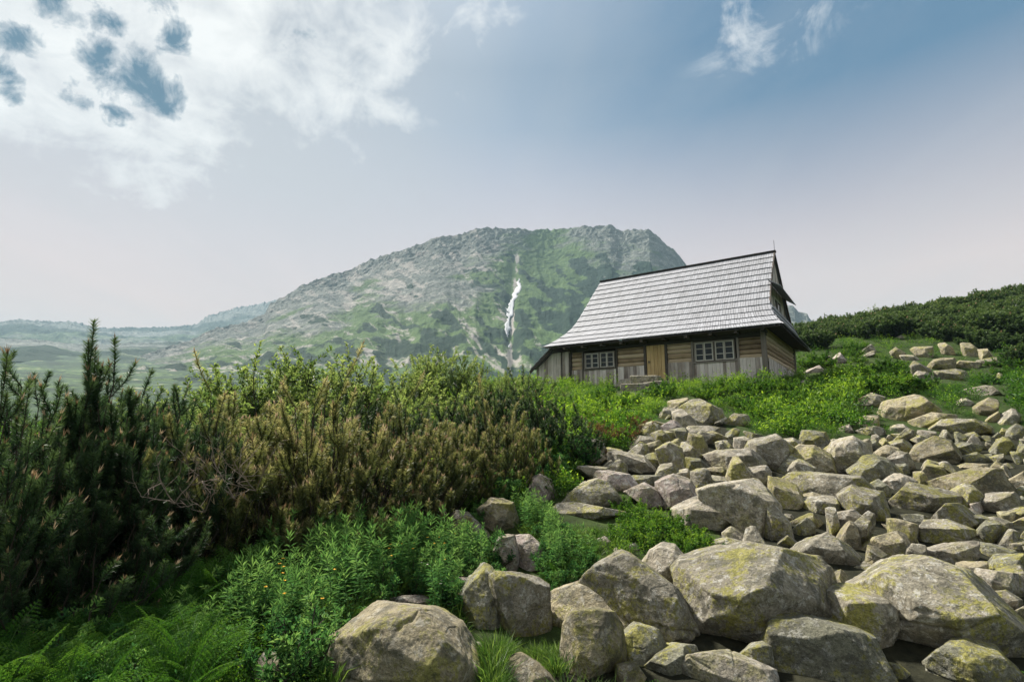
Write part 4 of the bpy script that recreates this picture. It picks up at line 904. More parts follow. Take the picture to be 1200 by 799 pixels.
def leaves(B, D, L, W, rs, fold=.25, up=None):
    """a leaf of two triangles folded on its midrib"""
    L = np.broadcast_to(L, len(B))[:, None]; W = np.broadcast_to(W, len(B))[:, None]
    s = unit(np.cross(D, np.array([0, 0, 1.])+.5*rs.normal(size=D.shape))); n = np.cross(s, D)
    m = B+D*L*.45; a = m+s*W/2+n*W*fold; b = m-s*W/2+n*W*fold; tip = B+D*L-n*L*.12
    V = np.stack([B, a, tip, b], 1).reshape(-1, 3); i = np.arange(len(B))[:, None]*4
    return V, np.concatenate([i+np.array([0, 1, 2]), i+np.array([0, 2, 3])]).reshape(-1, 3)
def curve(p0, p1, n, sag, rs, wob=.03):
    t = np.linspace(0, 1, n)[:, None]; c = p0+(p1-p0)*t; L = np.linalg.norm(p1-p0)
    c = c+np.array([0, 0, -1.])*sag*L*np.sin(np.pi*t)+rs.normal(size=c.shape)*wob*L*np.sin(np.pi*t); return c
def cat(parts):
    V, Fc, A, n = [], [], [], 0
    for v, f, a in parts: V.append(v); Fc.append(f+n); A.append(np.broadcast_to(a, len(v))); n += len(v)
    return np.concatenate(V), np.concatenate(Fc), np.concatenate(A)

def pine_meshes(seed, R=1.1, H=1.5, nbr=42, sub=5, nn=110, nlen=.05, nwid=.0035, mat='needle', slen=.26, leader=0, bud=1.0, shape=.55):
    """dwarf pine: curved branches, upright bottle-brush shoots, buds at their tips"""
    rs = np.random.RandomState(seed); NB, ND, NL, NT = [], [], [], []; wood = MB(); BB, BD, BT = [], [], []
    for b in range(nbr+leader):
        an = rs.uniform(0, 2*math.pi); rad = R*math.sqrt(rs.uniform(0, 1)); lead = b >= nbr
        if lead: rad *= .35
        top = H*(1-shape*(rad/R)**2)*rs.uniform(.72, 1.05)
        if lead: top = H*rs.uniform(1.02, 1.2)
        root = np.array([math.cos(an), math.sin(an), 0])*rad*.25; end = np.array([math.cos(an)*rad, math.sin(an)*rad, top])
        c = curve(root, end, 7, .16 if not lead else .03, rs); wood.tube(c, np.linspace(.013, .004, 7)*(H/1.5), 5)
        bt = rs.uniform(-.12, .12)
        tips = []
        for s_ in range(sub):
            f = 1 if s_ == 0 else rs.uniform(.3, .98); i = f*6; k = min(int(i), 5); base = c[k]+(c[k+1]-c[k])*(i-k)
            out = rs.normal(size=3)*.45; out[2] = abs(out[2])*.5+.9
            out += np.array([math.cos(an), math.sin(an), 0])*.25; d = unit(out)
            L = slen*rs.uniform(.7, 1.35)*(1.3 if lead else 1); bend = base+d*L*.5+rs.normal(size=3)*.01; tip = bend+unit(d+np.array([0, 0, .5]))*L*.55
            tips.append((base, bend, tip))
        for (p0, p1, p2) in tips:
            wood.tube([p0, p1, p2], [.004, .0035, .002], 4)
            u = np.sort(rs.uniform(0, 1, nn))**.85; P = np.where(u[:, None] < .5, p0+(p1-p0)*(u[:, None]*2), p1+(p2-p1)*(u[:, None]*2-1))
            ax = unit(np.where(u[:, None] < .5, p1-p0, p2-p1)); side = perp(ax, rs)
            D = unit(ax*rs.uniform(.55, 1.1, (nn, 1))+side); NB.append(P); ND.append(D); NL.append(nlen*rs.uniform(.75, 1.15, nn)*(1-.35*(u > .93)))
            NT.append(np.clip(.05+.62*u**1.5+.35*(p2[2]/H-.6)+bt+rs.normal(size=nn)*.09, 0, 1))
            if rs.rand() < .75*bud:
                k = 5; BB.append(np.repeat(p2[None], k, 0)); dd = unit(unit(p2-p1)[None]+rs.normal(size=(k, 3))*.22); BD.append(dd); BT.append(np.full(k, rs.uniform(0, 1)))
    NB, ND, NL, NT = map(np.concatenate, (NB, ND, NL, NT)); V, Fc = needles(NB, ND, NL, nwid, rs); T_ = np.repeat(NT, 3); nn_ = len(Fc)
    Wv = np.concatenate(wood.v); out = [('branches', Wv, wood.f, None, LM['bark'])]
    if BB:
        BB, BD, BT = map(np.concatenate, (BB, BD, BT)); V2, F2 = needles(BB, BD, nlen*rs.uniform(.6, 1.2, len(BB)), nwid*1.9, rs); Fc = np.concatenate([Fc, F2+len(V)]); V = np.concatenate([V, V2]); T_ = np.concatenate([T_, np.repeat(BT, 3)])
    out.append(('needles', V, Fc, T_, (LM[mat], LM['bud'], nn_)))
    return out
def to_data(name, V, Fc, tint, mat):
    if isinstance(Fc, list):
        me = bpy.data.meshes.new(name); me.from_pydata([tuple(q) for q in V], [], Fc); me.materials.append(mat); return me
    if isinstance(mat, tuple): return npmesh(name, V, Fc, list(mat[:2]), attrs={'tint': tint}, link=False, mi=(np.arange(len(Fc)) >= mat[2]).astype(int))
    return npmesh(name, V, Fc, mat, attrs={'tint': tint}, link=False)
PROTO = {}
def proto(key, parts): PROTO[key] = [(n, to_data(n, V, Fc, t, m)) for n, V, Fc, t, m in parts]
def place(key, name, loc, rz, sc, label, cat_, group=None, tilt=(0, 0)):
    if not hasattr(sc, '__len__'): sc = (sc, sc, sc)
    if len(PROTO[key]) == 1:
        o = bpy.data.objects.new(name, PROTO[key][0][1]); COL.objects.link(o); o.location = tuple(loc)
    else:
        o = empty(name, loc)
        for n, me in PROTO[key]:
            c = bpy.data.objects.new(n, me); COL.objects.link(c); c.parent = o
    o.rotation_euler = (tilt[0], tilt[1], rz); o.scale = sc; tag(o, label, cat_, group); return o
def gp(x, y, sink=.03): return (x, y, float(ground_z(np.array(x), np.array(y)))-sink)
def gpx(px, Y, sink=.04):
    """ground point under pixel column px at distance Y"""
    z = 1.6
    for _ in range(12):
        ff = Y*math.cos(PITCH)+(z-1.6)*math.sin(PITCH); x = (px-600)*ff/F; z = float(ground_z(np.array(x), np.array(Y)))
    return (x, Y, z-sink)

proto('pine_near', pine_meshes(1, 1.0, 1.5, 50, 9, 170, .058, .006, 'needle_dark', .24, 0, .5, .5))
proto('pine_near2', pine_meshes(2, 1.0, 1.4, 50, 9, 170, .058, .006, 'needle_dark', .22, 1, .5, .5))
proto('pine_a', pine_meshes(3, 1.1, 1.5, 74, 5, 170, .062, .008, 'needle_olive', .24, 1, .9, .72))
proto('pine_b', pine_meshes(4, 1.1, 1.4, 74, 5, 170, .062, .008, 'needle_olive', .22, 0, .9, .76))
proto('pine_c', pine_meshes(5, 1.1, 1.5, 70, 5, 170, .064, .009, 'needle', .25, 2, .4, .72))
proto('pine_far', pine_meshes(6, 1.3, 1.3, 60, 8, 26, .14, .05, 'needle_far', .24, 0, .03, .6))
proto('pine_far2', pine_meshes(7, 1.3, 1.4, 60, 8, 26, .14, .05, 'needle_far', .26, 0, .03, .5))
# the tall leading shrub on the far left: long arched stems
def leader_parts():
    return pine_meshes(21, .42, 1.5, 15, 13, 260, .058, .005, 'needle_dark', .2, 4, .8, .3)
proto('pine_leader', leader_parts())

G1 = 'dwarf pine shrubs on the left of the slope'
PINES = [ # proto, px, distance, rotation, scale, label
 ('pine_leader', 92, 4.5, .3, (1.15,1.15,1.24), 'tallest dark dwarf pine on the left, its leader rising above the skyline'),
 ('pine_near', 20, 4.4, 1.2, (1.1,1.1,1.3), 'dark dwarf pine filling the left edge beside the tallest pine'),
 ('pine_near2', 135, 5.0, 2.2, (1.05,1.05,1.3), 'dark dwarf pine just right of the tallest pine'),
 ('pine_near', -75, 3.7, 4.2, (.9,.9,1.15), 'dark dwarf pine cut by the left edge of the picture'),
 ('pine_near2', 70, 4.0, 3.4, (.9,.9,.78), 'low dark dwarf pine in front of the tallest pine'),
 ('pine_near', 180, 5.4, 5.2, (1.0,1.0,1.18), 'dwarf pine between the dark left group and the brown-tipped thicket'),
 ('pine_a', 235, 5.6, .7, (1.05,1.05,1.15), 'olive dwarf pine with orange shoot tips above the dead grey twigs'),
 ('pine_b', 300, 6.0, 2.7, (1.1,1.1,1.1), 'olive dwarf pine directly behind the dead grey twigs'),
 ('pine_a', 365, 6.3, 4.7, (1.15,1.15,1.2), 'tallest olive dwarf pine in the middle of the thicket'),
 ('pine_b', 425, 6.6, 1.7, (1.1,1.1,.92), 'brown-tipped dwarf pine right of the tallest olive one'),
 ('pine_a', 465, 7.4, 3.6, (1.1,1.1,.98), 'brown-tipped dwarf pine above the teal herbs'),
 ('pine_b', 515, 8.0, 5.6, (1.0,1.0,.9), 'rounded dwarf pine above the tan flat rock'),
 ('pine_a', 580, 8.4, 2.0, (.95,.95,.9), 'pinkish-tipped dwarf pine at the right end of the front thicket'),
 ('pine_c', 540, 10.5, .4, (1.2,1.2,1.0), 'dark green dwarf pine with two spires behind the front thicket'),
 ('pine_c', 600, 10.8, 2.5, (1.2,1.2,1.0), 'dark dwarf pine with an upright spire left of the hut corner'),
 ('pine_c', 640, 9.9, 4.5, (1.0,1.0,.85), 'dark dwarf pine at the right end of the thicket beside the green slope'),
 ('pine_b', 200, 8.0, 3.3, (1.2,1.2,1.05), 'dwarf pine behind the left thicket, before the pale willow bushes'),
 ('pine_a', 290, 8.6, 5.3, (1.2,1.2,1.12), 'second-row dwarf pine behind the olive ones'),
 ('pine_c', 400, 9.4, 1.1, (1.2,1.2,1.12), 'dark dwarf pine showing between the thicket and the willow bushes'),
 ('pine_c', 470, 10.2, 3.1, (1.2,1.2,.98), 'dark dwarf pine before the round willow bush'),
 ('pine_near', 110, 5.9, 6.0, (1.25,1.25,1.4), 'dwarf pine behind the tallest pine on the left'),
 ('pine_near2', 10, 5.8, 4.0, (1.25,1.25,1.5), 'dwarf pine behind the left-edge pine, near the far valley'),
]
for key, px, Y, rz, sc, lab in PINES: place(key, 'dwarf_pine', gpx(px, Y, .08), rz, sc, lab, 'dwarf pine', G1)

# pale dead twigs reaching out of the thicket
def dead_twig(px, py, Y, seed, L, label):
    rs = np.random.RandomState(seed); m = MB(); P = at(px, py, Y)
    def grow(p, d, L, r, k):
        pts = [p]; n = 5
        for i in range(n): d = unit(d+rs.normal(size=3)*.11+np.array([0, 0, .03])); pts.append(pts[-1]+d*L/n)
        m.tube(pts, np.linspace(r, r*.45, n+1), 5)
        if k:
            for i in range(2, n+1): 
                if rs.rand() < .85: grow(pts[i], unit(d+rs.normal(size=3)*.55), L*.55, r*.55, k-1)
    for j in range(3): grow(np.zeros(3), unit(np.array([rs.uniform(-.5, .9), -.5, .35])+rs.normal(size=3)*.2), L*.85, .006, 2)
    o = m.build('dead_branch', LM['twig']); o.location = tuple(P); tag(o, label, 'dead branch', 'dead grey branches at the foot of the thicket')
dead_twig(300, 575, 5.1, 13, .5, 'bare pale branch reaching right beside the largest one')
dead_twig(205, 590, 4.4, 17, .35, 'bare grey branch low in front of the dark pines')
dead_twig(222, 570, 4.9, 3, .42, 'bare grey branch sticking out low on the left of the thicket')
dead_twig(275, 585, 5.0, 5, .55, 'largest bare pale branch spreading right below the olive pines')
dead_twig(240, 600, 4.7, 9, .3, 'small bare branch between the two larger dead ones')

# leafy bushes: willow and rowan behind the pines
def bush_parts(seed, R, H, nl, ll, lw, mat, nbr=26, up=.3, shape=.5):
    rs = np.random.RandomState(seed); w = MB(); B = []; D = []; T = []
    for b in range(nbr):
        an = rs.uniform(0, 2*math.pi); rad = R*math.sqrt(rs.rand()); top = H*(1-shape*(rad/R)**2)*rs.uniform(.75, 1.08)
        c = curve(np.zeros(3), np.array([math.cos(an)*rad, math.sin(an)*rad, top]), 6, .05, rs); w.tube(c, np.linspace(.018, .004, 6), 4)
        bt = rs.uniform(-.2, .2)
        for s_ in range(7):
            f = rs.uniform(.3, 1); k = min(int(f*5), 4); p0 = c[k]+(c[k+1]-c[k])*(f*5-k); d = unit(rs.normal(size=3)*.6+np.array([math.cos(an)*.4, math.sin(an)*.4, .8])); Lt = H*rs.uniform(.15, .3)
            p1 = p0+d*Lt; w.tube([p0, p1], [.005, .002], 3); n = nl; u = rs.rand(n, 1)**.7
            B.append(p0+(p1-p0)*u+rs.normal(size=(n, 3))*.015); D.append(unit(perp(np.repeat(d[None], n, 0), rs)+d*.6+np.array([0, 0, up]))); T.append(np.clip(.4+.25*(p1[2]/H-.5)+bt+rs.normal(size=n)*.14, 0, 1))
    B, D, T = map(np.concatenate, (B, D, T)); V, Fc = leaves(B, D, ll*rs.uniform(.7, 1.2, len(B)), lw, rs)
    return [('foliage', V, Fc, np.repeat(T, 4), LM[mat]), ('branches', np.concatenate(w.v), w.f, None, LM['bark'])]
proto('willow_a', bush_parts(31, 1.3, 1.6, 34, .075, .035, 'willow')); proto('willow_b', bush_parts(32, 1.2, 1.9, 34, .075, .035, 'willow', 30, .3, .35)); proto('willow_c', bush_parts(33, 1.5, 1.3, 30, .075, .035, 'willow', 30))
proto('leafy_low', bush_parts(34, .9, .7, 34, .06, .03, 'cover', 26)); proto('leafy_herb', bush_parts(35, .45, .5, 26, .05, .02, 'herb', 16)); proto('dry_bush', bush_parts(36, .8, .5, 30, .04, .012, 'dry', 24))
WL = [('willow_a',150,12,1.0,'pale green bush peeping over the left dwarf pines'),('willow_b',255,14.5,1.05,'leftmost of the taller pale willow bushes behind the thicket'),('willow_a',300,14,1.25,'broad bright willow bush behind the olive pines'),
 ('willow_b',345,14.2,1.15,'tall light-green willow bush with the highest crown of the row'),('willow_a',385,14.6,1.25,'dense willow bush right of the highest one'),('willow_c',420,15.5,1.35,'low spreading willow bush before the scree slope'),
 ('willow_b',528,23,1.25,'round airy willow bush standing alone between thicket and hut'),('willow_a',500,22,1.3,'smaller bush leaning on the left of the round airy one'),('willow_a',565,24,.7,'smaller bush on the right of the round airy one'),
 ('willow_c',600,25,.9,'low bright bush just left of the hut lean-to'),('willow_c',455,18,1.1,'low bright bush in the dip below the round airy one'),('willow_c',210,9.6,1.25,'yellow-green bush glowing in a gap between the pines'),('willow_c',240,10.5,1.0,'yellow-green bush behind the gap in the pines'),
 ('willow_c',400,12.5,1.3,'bright bush between the front pines and the willow row'),('willow_c',480,14,1.2,'bright low bush behind the dark spired pines'),('willow_c',560,16,1.1,'bright low bush on the rise left of the hut'),('willow_c',330,11.5,1.2,'light bush behind the tallest olive pine'),('willow_c',620,19,1.0,'low bush on the green rise below the lean-to')]
for i, (k_, px, Y, s_, lab) in enumerate(WL): place(k_, 'willow_bush', gpx(px, Y, .05), i*1.3, s_*(1.38 if 240 < px < 430 and Y > 13 else 1.15 if k_ != 'willow_c' else 1), lab, 'bush', 'light green bushes behind the pines')
for i, (px, Y, s_, lab) in enumerate([(705,11.5,1.0,'rusty brown dry bush left of the stacked boulders'),(735,12.8,.9,'rusty brown dry bush beside the leaning grey block'),(690,10.3,.6,'small dark brown bush at the foot of the green slope'),(720,14.5,.8,'brownish bush behind the rusty ones on the green slope')]):
    place('dry_bush', 'dry_bush', gpx(px, Y), i*2.1, s_, lab, 'bush', 'dry brown bushes')
LH = [(655,9.6,1.0),(640,8.9,.8),(668,9.4,1.0),(615,8.6,.8),(600,7.9,.7),(648,6.3,.45),(565,7.0,.5),(560,5.2,.45)]
for i, (px, Y, s_) in enumerate(LH): place('leafy_herb', 'leafy_herb', gpx(px, Y), i*1.7, s_*1.3, 'bushy fresh green herb between the dark pine and the arched rock', 'herb', 'bushy herbs by the arched rock')

# tall leafy herbs, ferns
def herb_parts(seed, ns=7, H=.75, R=.2, nl=46, ll=.085, lw=.017):
    rs = np.random.RandomState(seed); w = MB(); B = []; D = []; T = []
    for s_ in range(ns):
        a = rs.uniform(0, 2*math.pi); r = R*math.sqrt(rs.rand()); h = H*rs.uniform(.7, 1.1); b0 = np.array([math.cos(a)*r, math.sin(a)*r, 0]); c = curve(b0, b0+np.array([rs.normal()*.06, rs.normal()*.06, h]), 6, 0, rs, .02)
        w.tube(c, np.linspace(.004, .002, 6), 4); u = np.sort(rs.uniform(.15, 1, nl)); k = np.minimum((u*5).astype(int), 4); P = c[k]+(c[k+1]-c[k])*(u*5-k)[:, None]
        th = np.arange(nl)*2.4; el = .25+.9*smooth(u, .75, 1); dd = np.stack([np.cos(th)*np.cos(el), np.sin(th)*np.cos(el), np.sin(el)-.1], 1); B.append(P); D.append(unit(dd+rs.normal(size=dd.shape)*.15)); T.append(np.clip(.25+.45*u+rs.normal(size=nl)*.1, 0, 1))
    B, D, T = map(np.concatenate, (B, D, T)); V, Fc = leaves(B, D, ll*rs.uniform(.7, 1.15, len(B)), lw, rs, .2)
    return [('leaves', V, Fc, np.repeat(T, 4), LM['herb']), ('stems', np.concatenate(w.v), w.f, None, LM['stem'])]
for i in range(3): proto(f'herb{i}', herb_parts(40+i))
def fern_parts(seed, nf=9, L=.50):
    rs = np.random.RandomState(seed); B = []; D = []; LL = []; T = []; w = MB()
    for f in range(nf):
        a = 2*math.pi*f/nf+rs.uniform(-.25, .25); l = L*rs.uniform(.75, 1.15); el0 = rs.uniform(.95, 1.5); n = 26; t = np.linspace(0, 1, n); el = el0-rs.uniform(.7, 1.4)*t**1.6
        st = np.stack([np.cos(a)*np.cos(el), np.sin(a)*np.cos(el), np.sin(el)], 1)*l/n; c = np.cumsum(st, 0); w.tube(c[::4], np.linspace(.004, .0012, len(c[::4])), 3)
        side = unit(np.array([-math.sin(a), math.cos(a), rs.normal()*.35]))
        for i in range(4, n):
            wd = l*.22*math.sin(math.pi*min(1, (t[i]*.9+.12)))**.8; ax = unit(st[i])
            for sg in (-1, 1):
                pd = unit(side*sg+ax*.45); m = 12; q = np.linspace(.08, 1, m)[:, None]; P = c[i]+pd*wd*q+np.array([0, 0, -1])*wd*.25*q**2
                for sg2 in (-1, 1): B.append(P); D.append(np.repeat(unit(pd*.55+ax*sg2)[None], m, 0)); LL.append(wd*.115*(1-.6*q[:, 0])+.003); T.append(np.clip(.30+.35*t[i]+rs.normal(size=m)*.07, 0, 1))
    B, D, LL, T = map(np.concatenate, (B, D, LL, T)); V, Fc = needles(B, D, LL, .008*L/.62, rs)
    return [('fronds', V, Fc, np.repeat(T, 3), LM['fern']), ('stalks', np.concatenate(w.v), w.f, None, LM['stem'])]
for i in range(2): proto(f'fern{i}', fern_parts(50+i))
MARKS = named+[('the dead grey twigs', np.array([270., 560.]), 40), ('the tallest dark pine', np.array([95., 480.]), 40), ('the tan flat rock', np.array([585., 605.]), 40), ('the arched rock', np.array([692., 580.]), 40), ('the small tan stone', np.array([348., 656.]), 30), ('the smooth bottom-left stone', np.array([317., 785.]), 30)]
def near_label(o, base, P):
    c = np.array(proj(np.array(P))); ns = sorted(MARKS, key=lambda n: np.linalg.norm(n[1]-c))
    for k1 in range(6):
        lab = f'{base} {rel(c, ns[k1][1])} {ns[k1][0]}'
        if lab not in used_labels and len(lab.split()) <= 16: break
    used_labels.add(lab); o['label'] = lab; return o
rs = np.random.RandomState(77)
def scatter_px(poly, n, f, dmin, avoid=.25):
    out = []; tr = 0
    P = np.array(poly); lo, hi = P.min(0), P.max(0)
    while len(out) < n and tr < n*60:
        tr += 1; x, y = rs.uniform(lo[0], hi[0]), rs.uniform(lo[1], hi[1])
        if not inpoly(x, y, poly): continue
        if avoid and covers_rock(x, y, avoid*600/hit(np.array(x), np.array(y))[1]): continue
        h_ = hit(np.array(x), np.array(y))
        if any((h_[0]-a[0])**2+(h_[1]-a[1])**2 < dmin**2 for a in out): continue
        out.append(h_); f(h_, len(out))
HERBL = ['leafy green herb clump with lance leaves below the brown-tipped thicket']
def put_herb(h_, i): near_label(place(f'herb{i % 3}', 'tall_herb', (h_[0], h_[1], h_[2]-.05), rs.uniform(0, 6.28), rs.uniform(.6, .95), HERBL[0], 'herb', 'tall leafy herbs under the thicket', (rs.normal()*.08, rs.normal()*.08)), 'tall leafy herb clump', h_)
scatter_px([(290,690),(330,650),(400,640),(470,645),(530,660),(560,700),(500,735),(430,730),(330,760),(270,750)], 66, put_herb, .14)
scatter_px([(170,720),(300,690),(380,740),(400,799),(200,810)], 22, lambda h_, i: near_label(place(f'herb{i % 3}', 'tall_herb', (h_[0], h_[1], h_[2]-.05), rs.uniform(0, 6.28), rs.uniform(.4, .6), 'x', 'herb', 'short herbs in the dark hollow', (0, 0)), 'short dark herb clump', h_), .16)
scatter_px([(545,690),(560,640),(600,610),(640,600),(660,640),(680,670),(620,690)], 18, lambda h_, i: near_label(place(f'herb{i % 3}', 'tall_herb', (h_[0], h_[1], h_[2]-.05), rs.uniform(0, 6.28), rs.uniform(.5, .8), 'x', 'herb', 'herbs around the split pinkish rock', (0, 0)), 'fresh leafy herb clump', h_), .15)
scatter_px([(-80,715),(60,705),(170,720),(230,760),(230,880),(-80,900)], 46, lambda h_, i: near_label(place(f'fern{i % 2}', 'fern', (h_[0], h_[1], h_[2]-.02), rs.uniform(0, 6.28), rs.uniform(.8, 1.15), 'x', 'fern', 'ferns in the bottom left corner', (0, 0)), 'dark green fern', h_), .13)
scatter_px([(120,700),(200,675),(290,680),(280,730),(180,740)], 24, lambda h_, i: near_label(place(f'fern{i % 2}', 'fern', (h_[0], h_[1], h_[2]-.02), rs.uniform(0, 6.28), rs.uniform(.85, 1.15), 'x', 'fern', 'ferns in front of the dead grey twigs', (0, 0)), 'bright green fern', h_), .2)
scatter_px([(640,660),(690,650),(720,650),(690,675),(650,690)], 6, lambda h_, i: near_label(place(f'fern{i % 2}', 'fern', (h_[0], h_[1], h_[2]-.02), rs.uniform(0, 6.28), rs.uniform(.45, .6), 'x', 'fern', 'ferns beside the split pinkish rock', (0, 0)), 'light green fern', h_), .15)
scatter_px([(430,705),(540,650),(640,640),(700,690),(640,705),(560,695),(500,725)], 30, lambda h_, i: near_label(place('leafy_herb', 'leafy_herb', (h_[0], h_[1], h_[2]-.03), rs.uniform(0, 6.28), rs.uniform(.4, .75), 'x', 'herb', 'leafy herbs between the thicket and the boulders'), 'small bushy leafy herb', h_), .16, .25)
scatter_px([(100,690),(330,680),(380,799),(200,860),(60,860)], 18, lambda h_, i: near_label(place('leafy_herb', 'leafy_herb', (h_[0], h_[1], h_[2]-.03), rs.uniform(0, 6.28), rs.uniform(.5, .9), 'x', 'herb', 'leafy herbs among the ferns'), 'bushy dark leafy herb among ferns', h_), .2, .25)
# flowers
def flower_parts(mat, r, h):
    m = MB(); m.tube([(0, 0, 0), (.01, 0, h*.5), (0, .01, h)], .0022, 4); pv = []; pf = []
    V, Fc = leaves(np.zeros((9, 3))+[0, .01, h], np.array([[math.cos(a), math.sin(a), .25] for a in np.arange(9)*.698]), r, r*.55, np.random.RandomState(1), .1)
    return [('petals', V, Fc, np.zeros(len(V)), LM[mat]), ('stem', np.concatenate(m.v), m.f, None, LM['stem'])]
proto('flower_y', flower_parts('yellow', .014, .42)); proto('flower_w', flower_parts('white', .014, .3))
scatter_px([(300,710),(360,700),(400,740),(380,790),(290,790)], 9, lambda h_, i: place('flower_y', 'yellow_flower', h_, i, 1, 'orange-yellow flower among dark herbs at the lower left', 'flower', 'yellow flowers at the lower left'), .1)
scatter_px([(430,690),(520,660),(560,680),(530,720),(440,730)], 14, lambda h_, i: place('flower_y', 'yellow_flower', h_, i, .9, 'small yellow flower left of the mossy wedge boulder', 'flower', 'yellow flowers left of the wedge boulder'), .08)
scatter_px([(470,700),(520,690),(560,700),(500,740)], 8, lambda h_, i: place('flower_w', 'white_flower', h_, i, .9, 'small white flower above the broad rounded bottom-left boulder', 'flower', 'white flowers above the bottom-left boulder'), .08)

# pines of the hillside on the right: each a shrub of its own
HILL = [(945,405),(985,388),(1040,380),(1100,370),(1150,362),(1210,352),(1210,412),(1150,405),(1090,392),(1030,398),(980,405)]
pts = []; rs = np.random.RandomState(12)
for px in np.arange(925, 1250, 9.0):
    for Y in (44, 48, 52, 57, 62, 68, 74, 80, 86):
        xx = px+rs.uniform(-6, 6); yy = Y+rs.uniform(-2.5, 2.5); q = gpx(xx, yy); b = proj(np.array(q))[1]
        lim = np.interp(xx, [925, 1000, 1090, 1130, 1210], [400, 397, 400, 412, 418])
        if b < lim: pts.append((q, yy))
for (px, Y) in ((955,43),(940,46),(1140,33),(1165,31),(1190,32),(1120,36),(1205,30),(1180,36),(1150,38),(1215,36),(1200,40),(1170,42),(1130,42),(1215,44),(1190,47)):
    pts.append((gpx(px, Y), Y))
pts = [a for a in pts if a[1] > 60 or not covers_rock(*proj(np.array(a[0])), 1.3*600/a[1])]; pts.sort(key=lambda a: a[1]); print('hill pines', len(pts))
for i, (q, Y) in enumerate(pts[:290]):
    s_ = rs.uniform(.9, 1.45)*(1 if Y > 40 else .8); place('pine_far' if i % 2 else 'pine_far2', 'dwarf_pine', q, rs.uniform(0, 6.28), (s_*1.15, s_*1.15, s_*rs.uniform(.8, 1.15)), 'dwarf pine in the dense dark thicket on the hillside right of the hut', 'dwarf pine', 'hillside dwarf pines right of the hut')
# a thin rowan above the skyline of the hill
proto('thin_tree', bush_parts(61, .8, 2.2, 10, .12, .06, 'willow', 9, .3, .2))
place('thin_tree', 'small_tree', gpx(1022, 80), 0, 1.5, 'thin small tree standing out on the skyline of the right hill', 'tree')

# low bushes on the rise before the hut
rs = np.random.RandomState(91)
for poly_, n_, s0 in (([(650,470),(800,458),(1000,450),(1010,470),(1000,505),(870,500),(800,462),(720,490),(660,500)], 46, .75), ([(940,430),(1000,405),(1060,430),(1190,425),(1190,500),(1100,470),(1000,470)], 26, 1.0), ([(690,590),(740,590),(840,640),(820,655),(720,640)], 14, .32), ([(640,560),(690,535),(720,555),(700,575)], 8, .35)):
    scatter_px(poly_, n_, lambda h_, i: near_label(place('leafy_low', 'low_bush', (h_[0], h_[1], h_[2]-.06), rs.uniform(0, 6.28), s0*rs.uniform(.7, 1.25), 'x', 'bush', 'low green bushes around the boulder field'), 'low green bush', h_), s0*.5, .75*s0)
# low cover: many leaves per tuft, one object each for bilberry and grass
def tuft(kind, rs, n):
    if kind == 'leaf':
        B = rs.normal(size=(n, 3))*[.09, .09, .05]; B[:, 2] = np.abs(B[:, 2])+.03+.10*np.exp(-(B[:, 0]**2+B[:, 1]**2)/.02); D = unit(rs.normal(size=(n, 3))*.7+[0, 0, .7]+B*[3, 3, 0]); V, Fc = leaves(B, D, .038*rs.uniform(.7, 1.3, n), .02, rs)
        return V, Fc, np.repeat(np.clip(.25+B[:, 2]*2.0+rs.normal(size=n)*.12, 0, 1), 4)
    if kind == 'fluff':   # feathery upright shoots with small leaves
        V, Fc, T = [], [], []; k = 7; B = []; D = []; t_ = []
        for s_ in range(k):
            a = rs.uniform(0, 6.28); r = .10*math.sqrt(rs.rand()); b0 = np.array([math.cos(a)*r, math.sin(a)*r, 0]); top = b0+np.array([b0[0]*.8+rs.normal()*.02, b0[1]*.8+rs.normal()*.02, rs.uniform(.16, .27)]); m = n//k; u = rs.uniform(.1, 1, (m, 1))
            B.append(b0+(top-b0)*u); ax = unit(top-b0); D.append(unit(perp(np.repeat(ax[None], m, 0), rs)+ax*.75)); t_.append(np.clip(.15+.55*u[:, 0]+rs.normal(size=m)*.1, 0, 1))
        B, D, t_ = map(np.concatenate, (B, D, t_)); V, Fc = leaves(B, D, .042*rs.uniform(.6, 1.2, len(B)), .013, rs); return V, Fc, np.repeat(t_, 4)
    a = rs.uniform(0, 6.28, n); r = .07*np.sqrt(rs.rand(n)); B = np.stack([np.cos(a)*r, np.sin(a)*r, 0*a], 1); D = unit(np.stack([np.cos(a)*.4, np.sin(a)*.4, 1+0*a], 1)+rs.normal(size=(n, 3))*.22)
    L = rs.uniform(.10, .24, n); s = perp(D, rs)*.0035; mid = B+D*L[:, None]*.55; tip = mid+unit(D+np.array([0, 0, -.45])+D*[.6, .6, 0])*L[:, None]*.5
    V = np.stack([B-s, B+s, mid+s*.8, mid-s*.8, tip], 1).reshape(-1, 3); i = np.arange(n)[:, None]*5
    return V, np.concatenate([i+[0, 1, 2], i+[0, 2, 3], i+[3, 2, 4]]).reshape(-1, 3), np.repeat(np.clip(.5+rs.normal(size=n)*.2, 0, 1), 5)
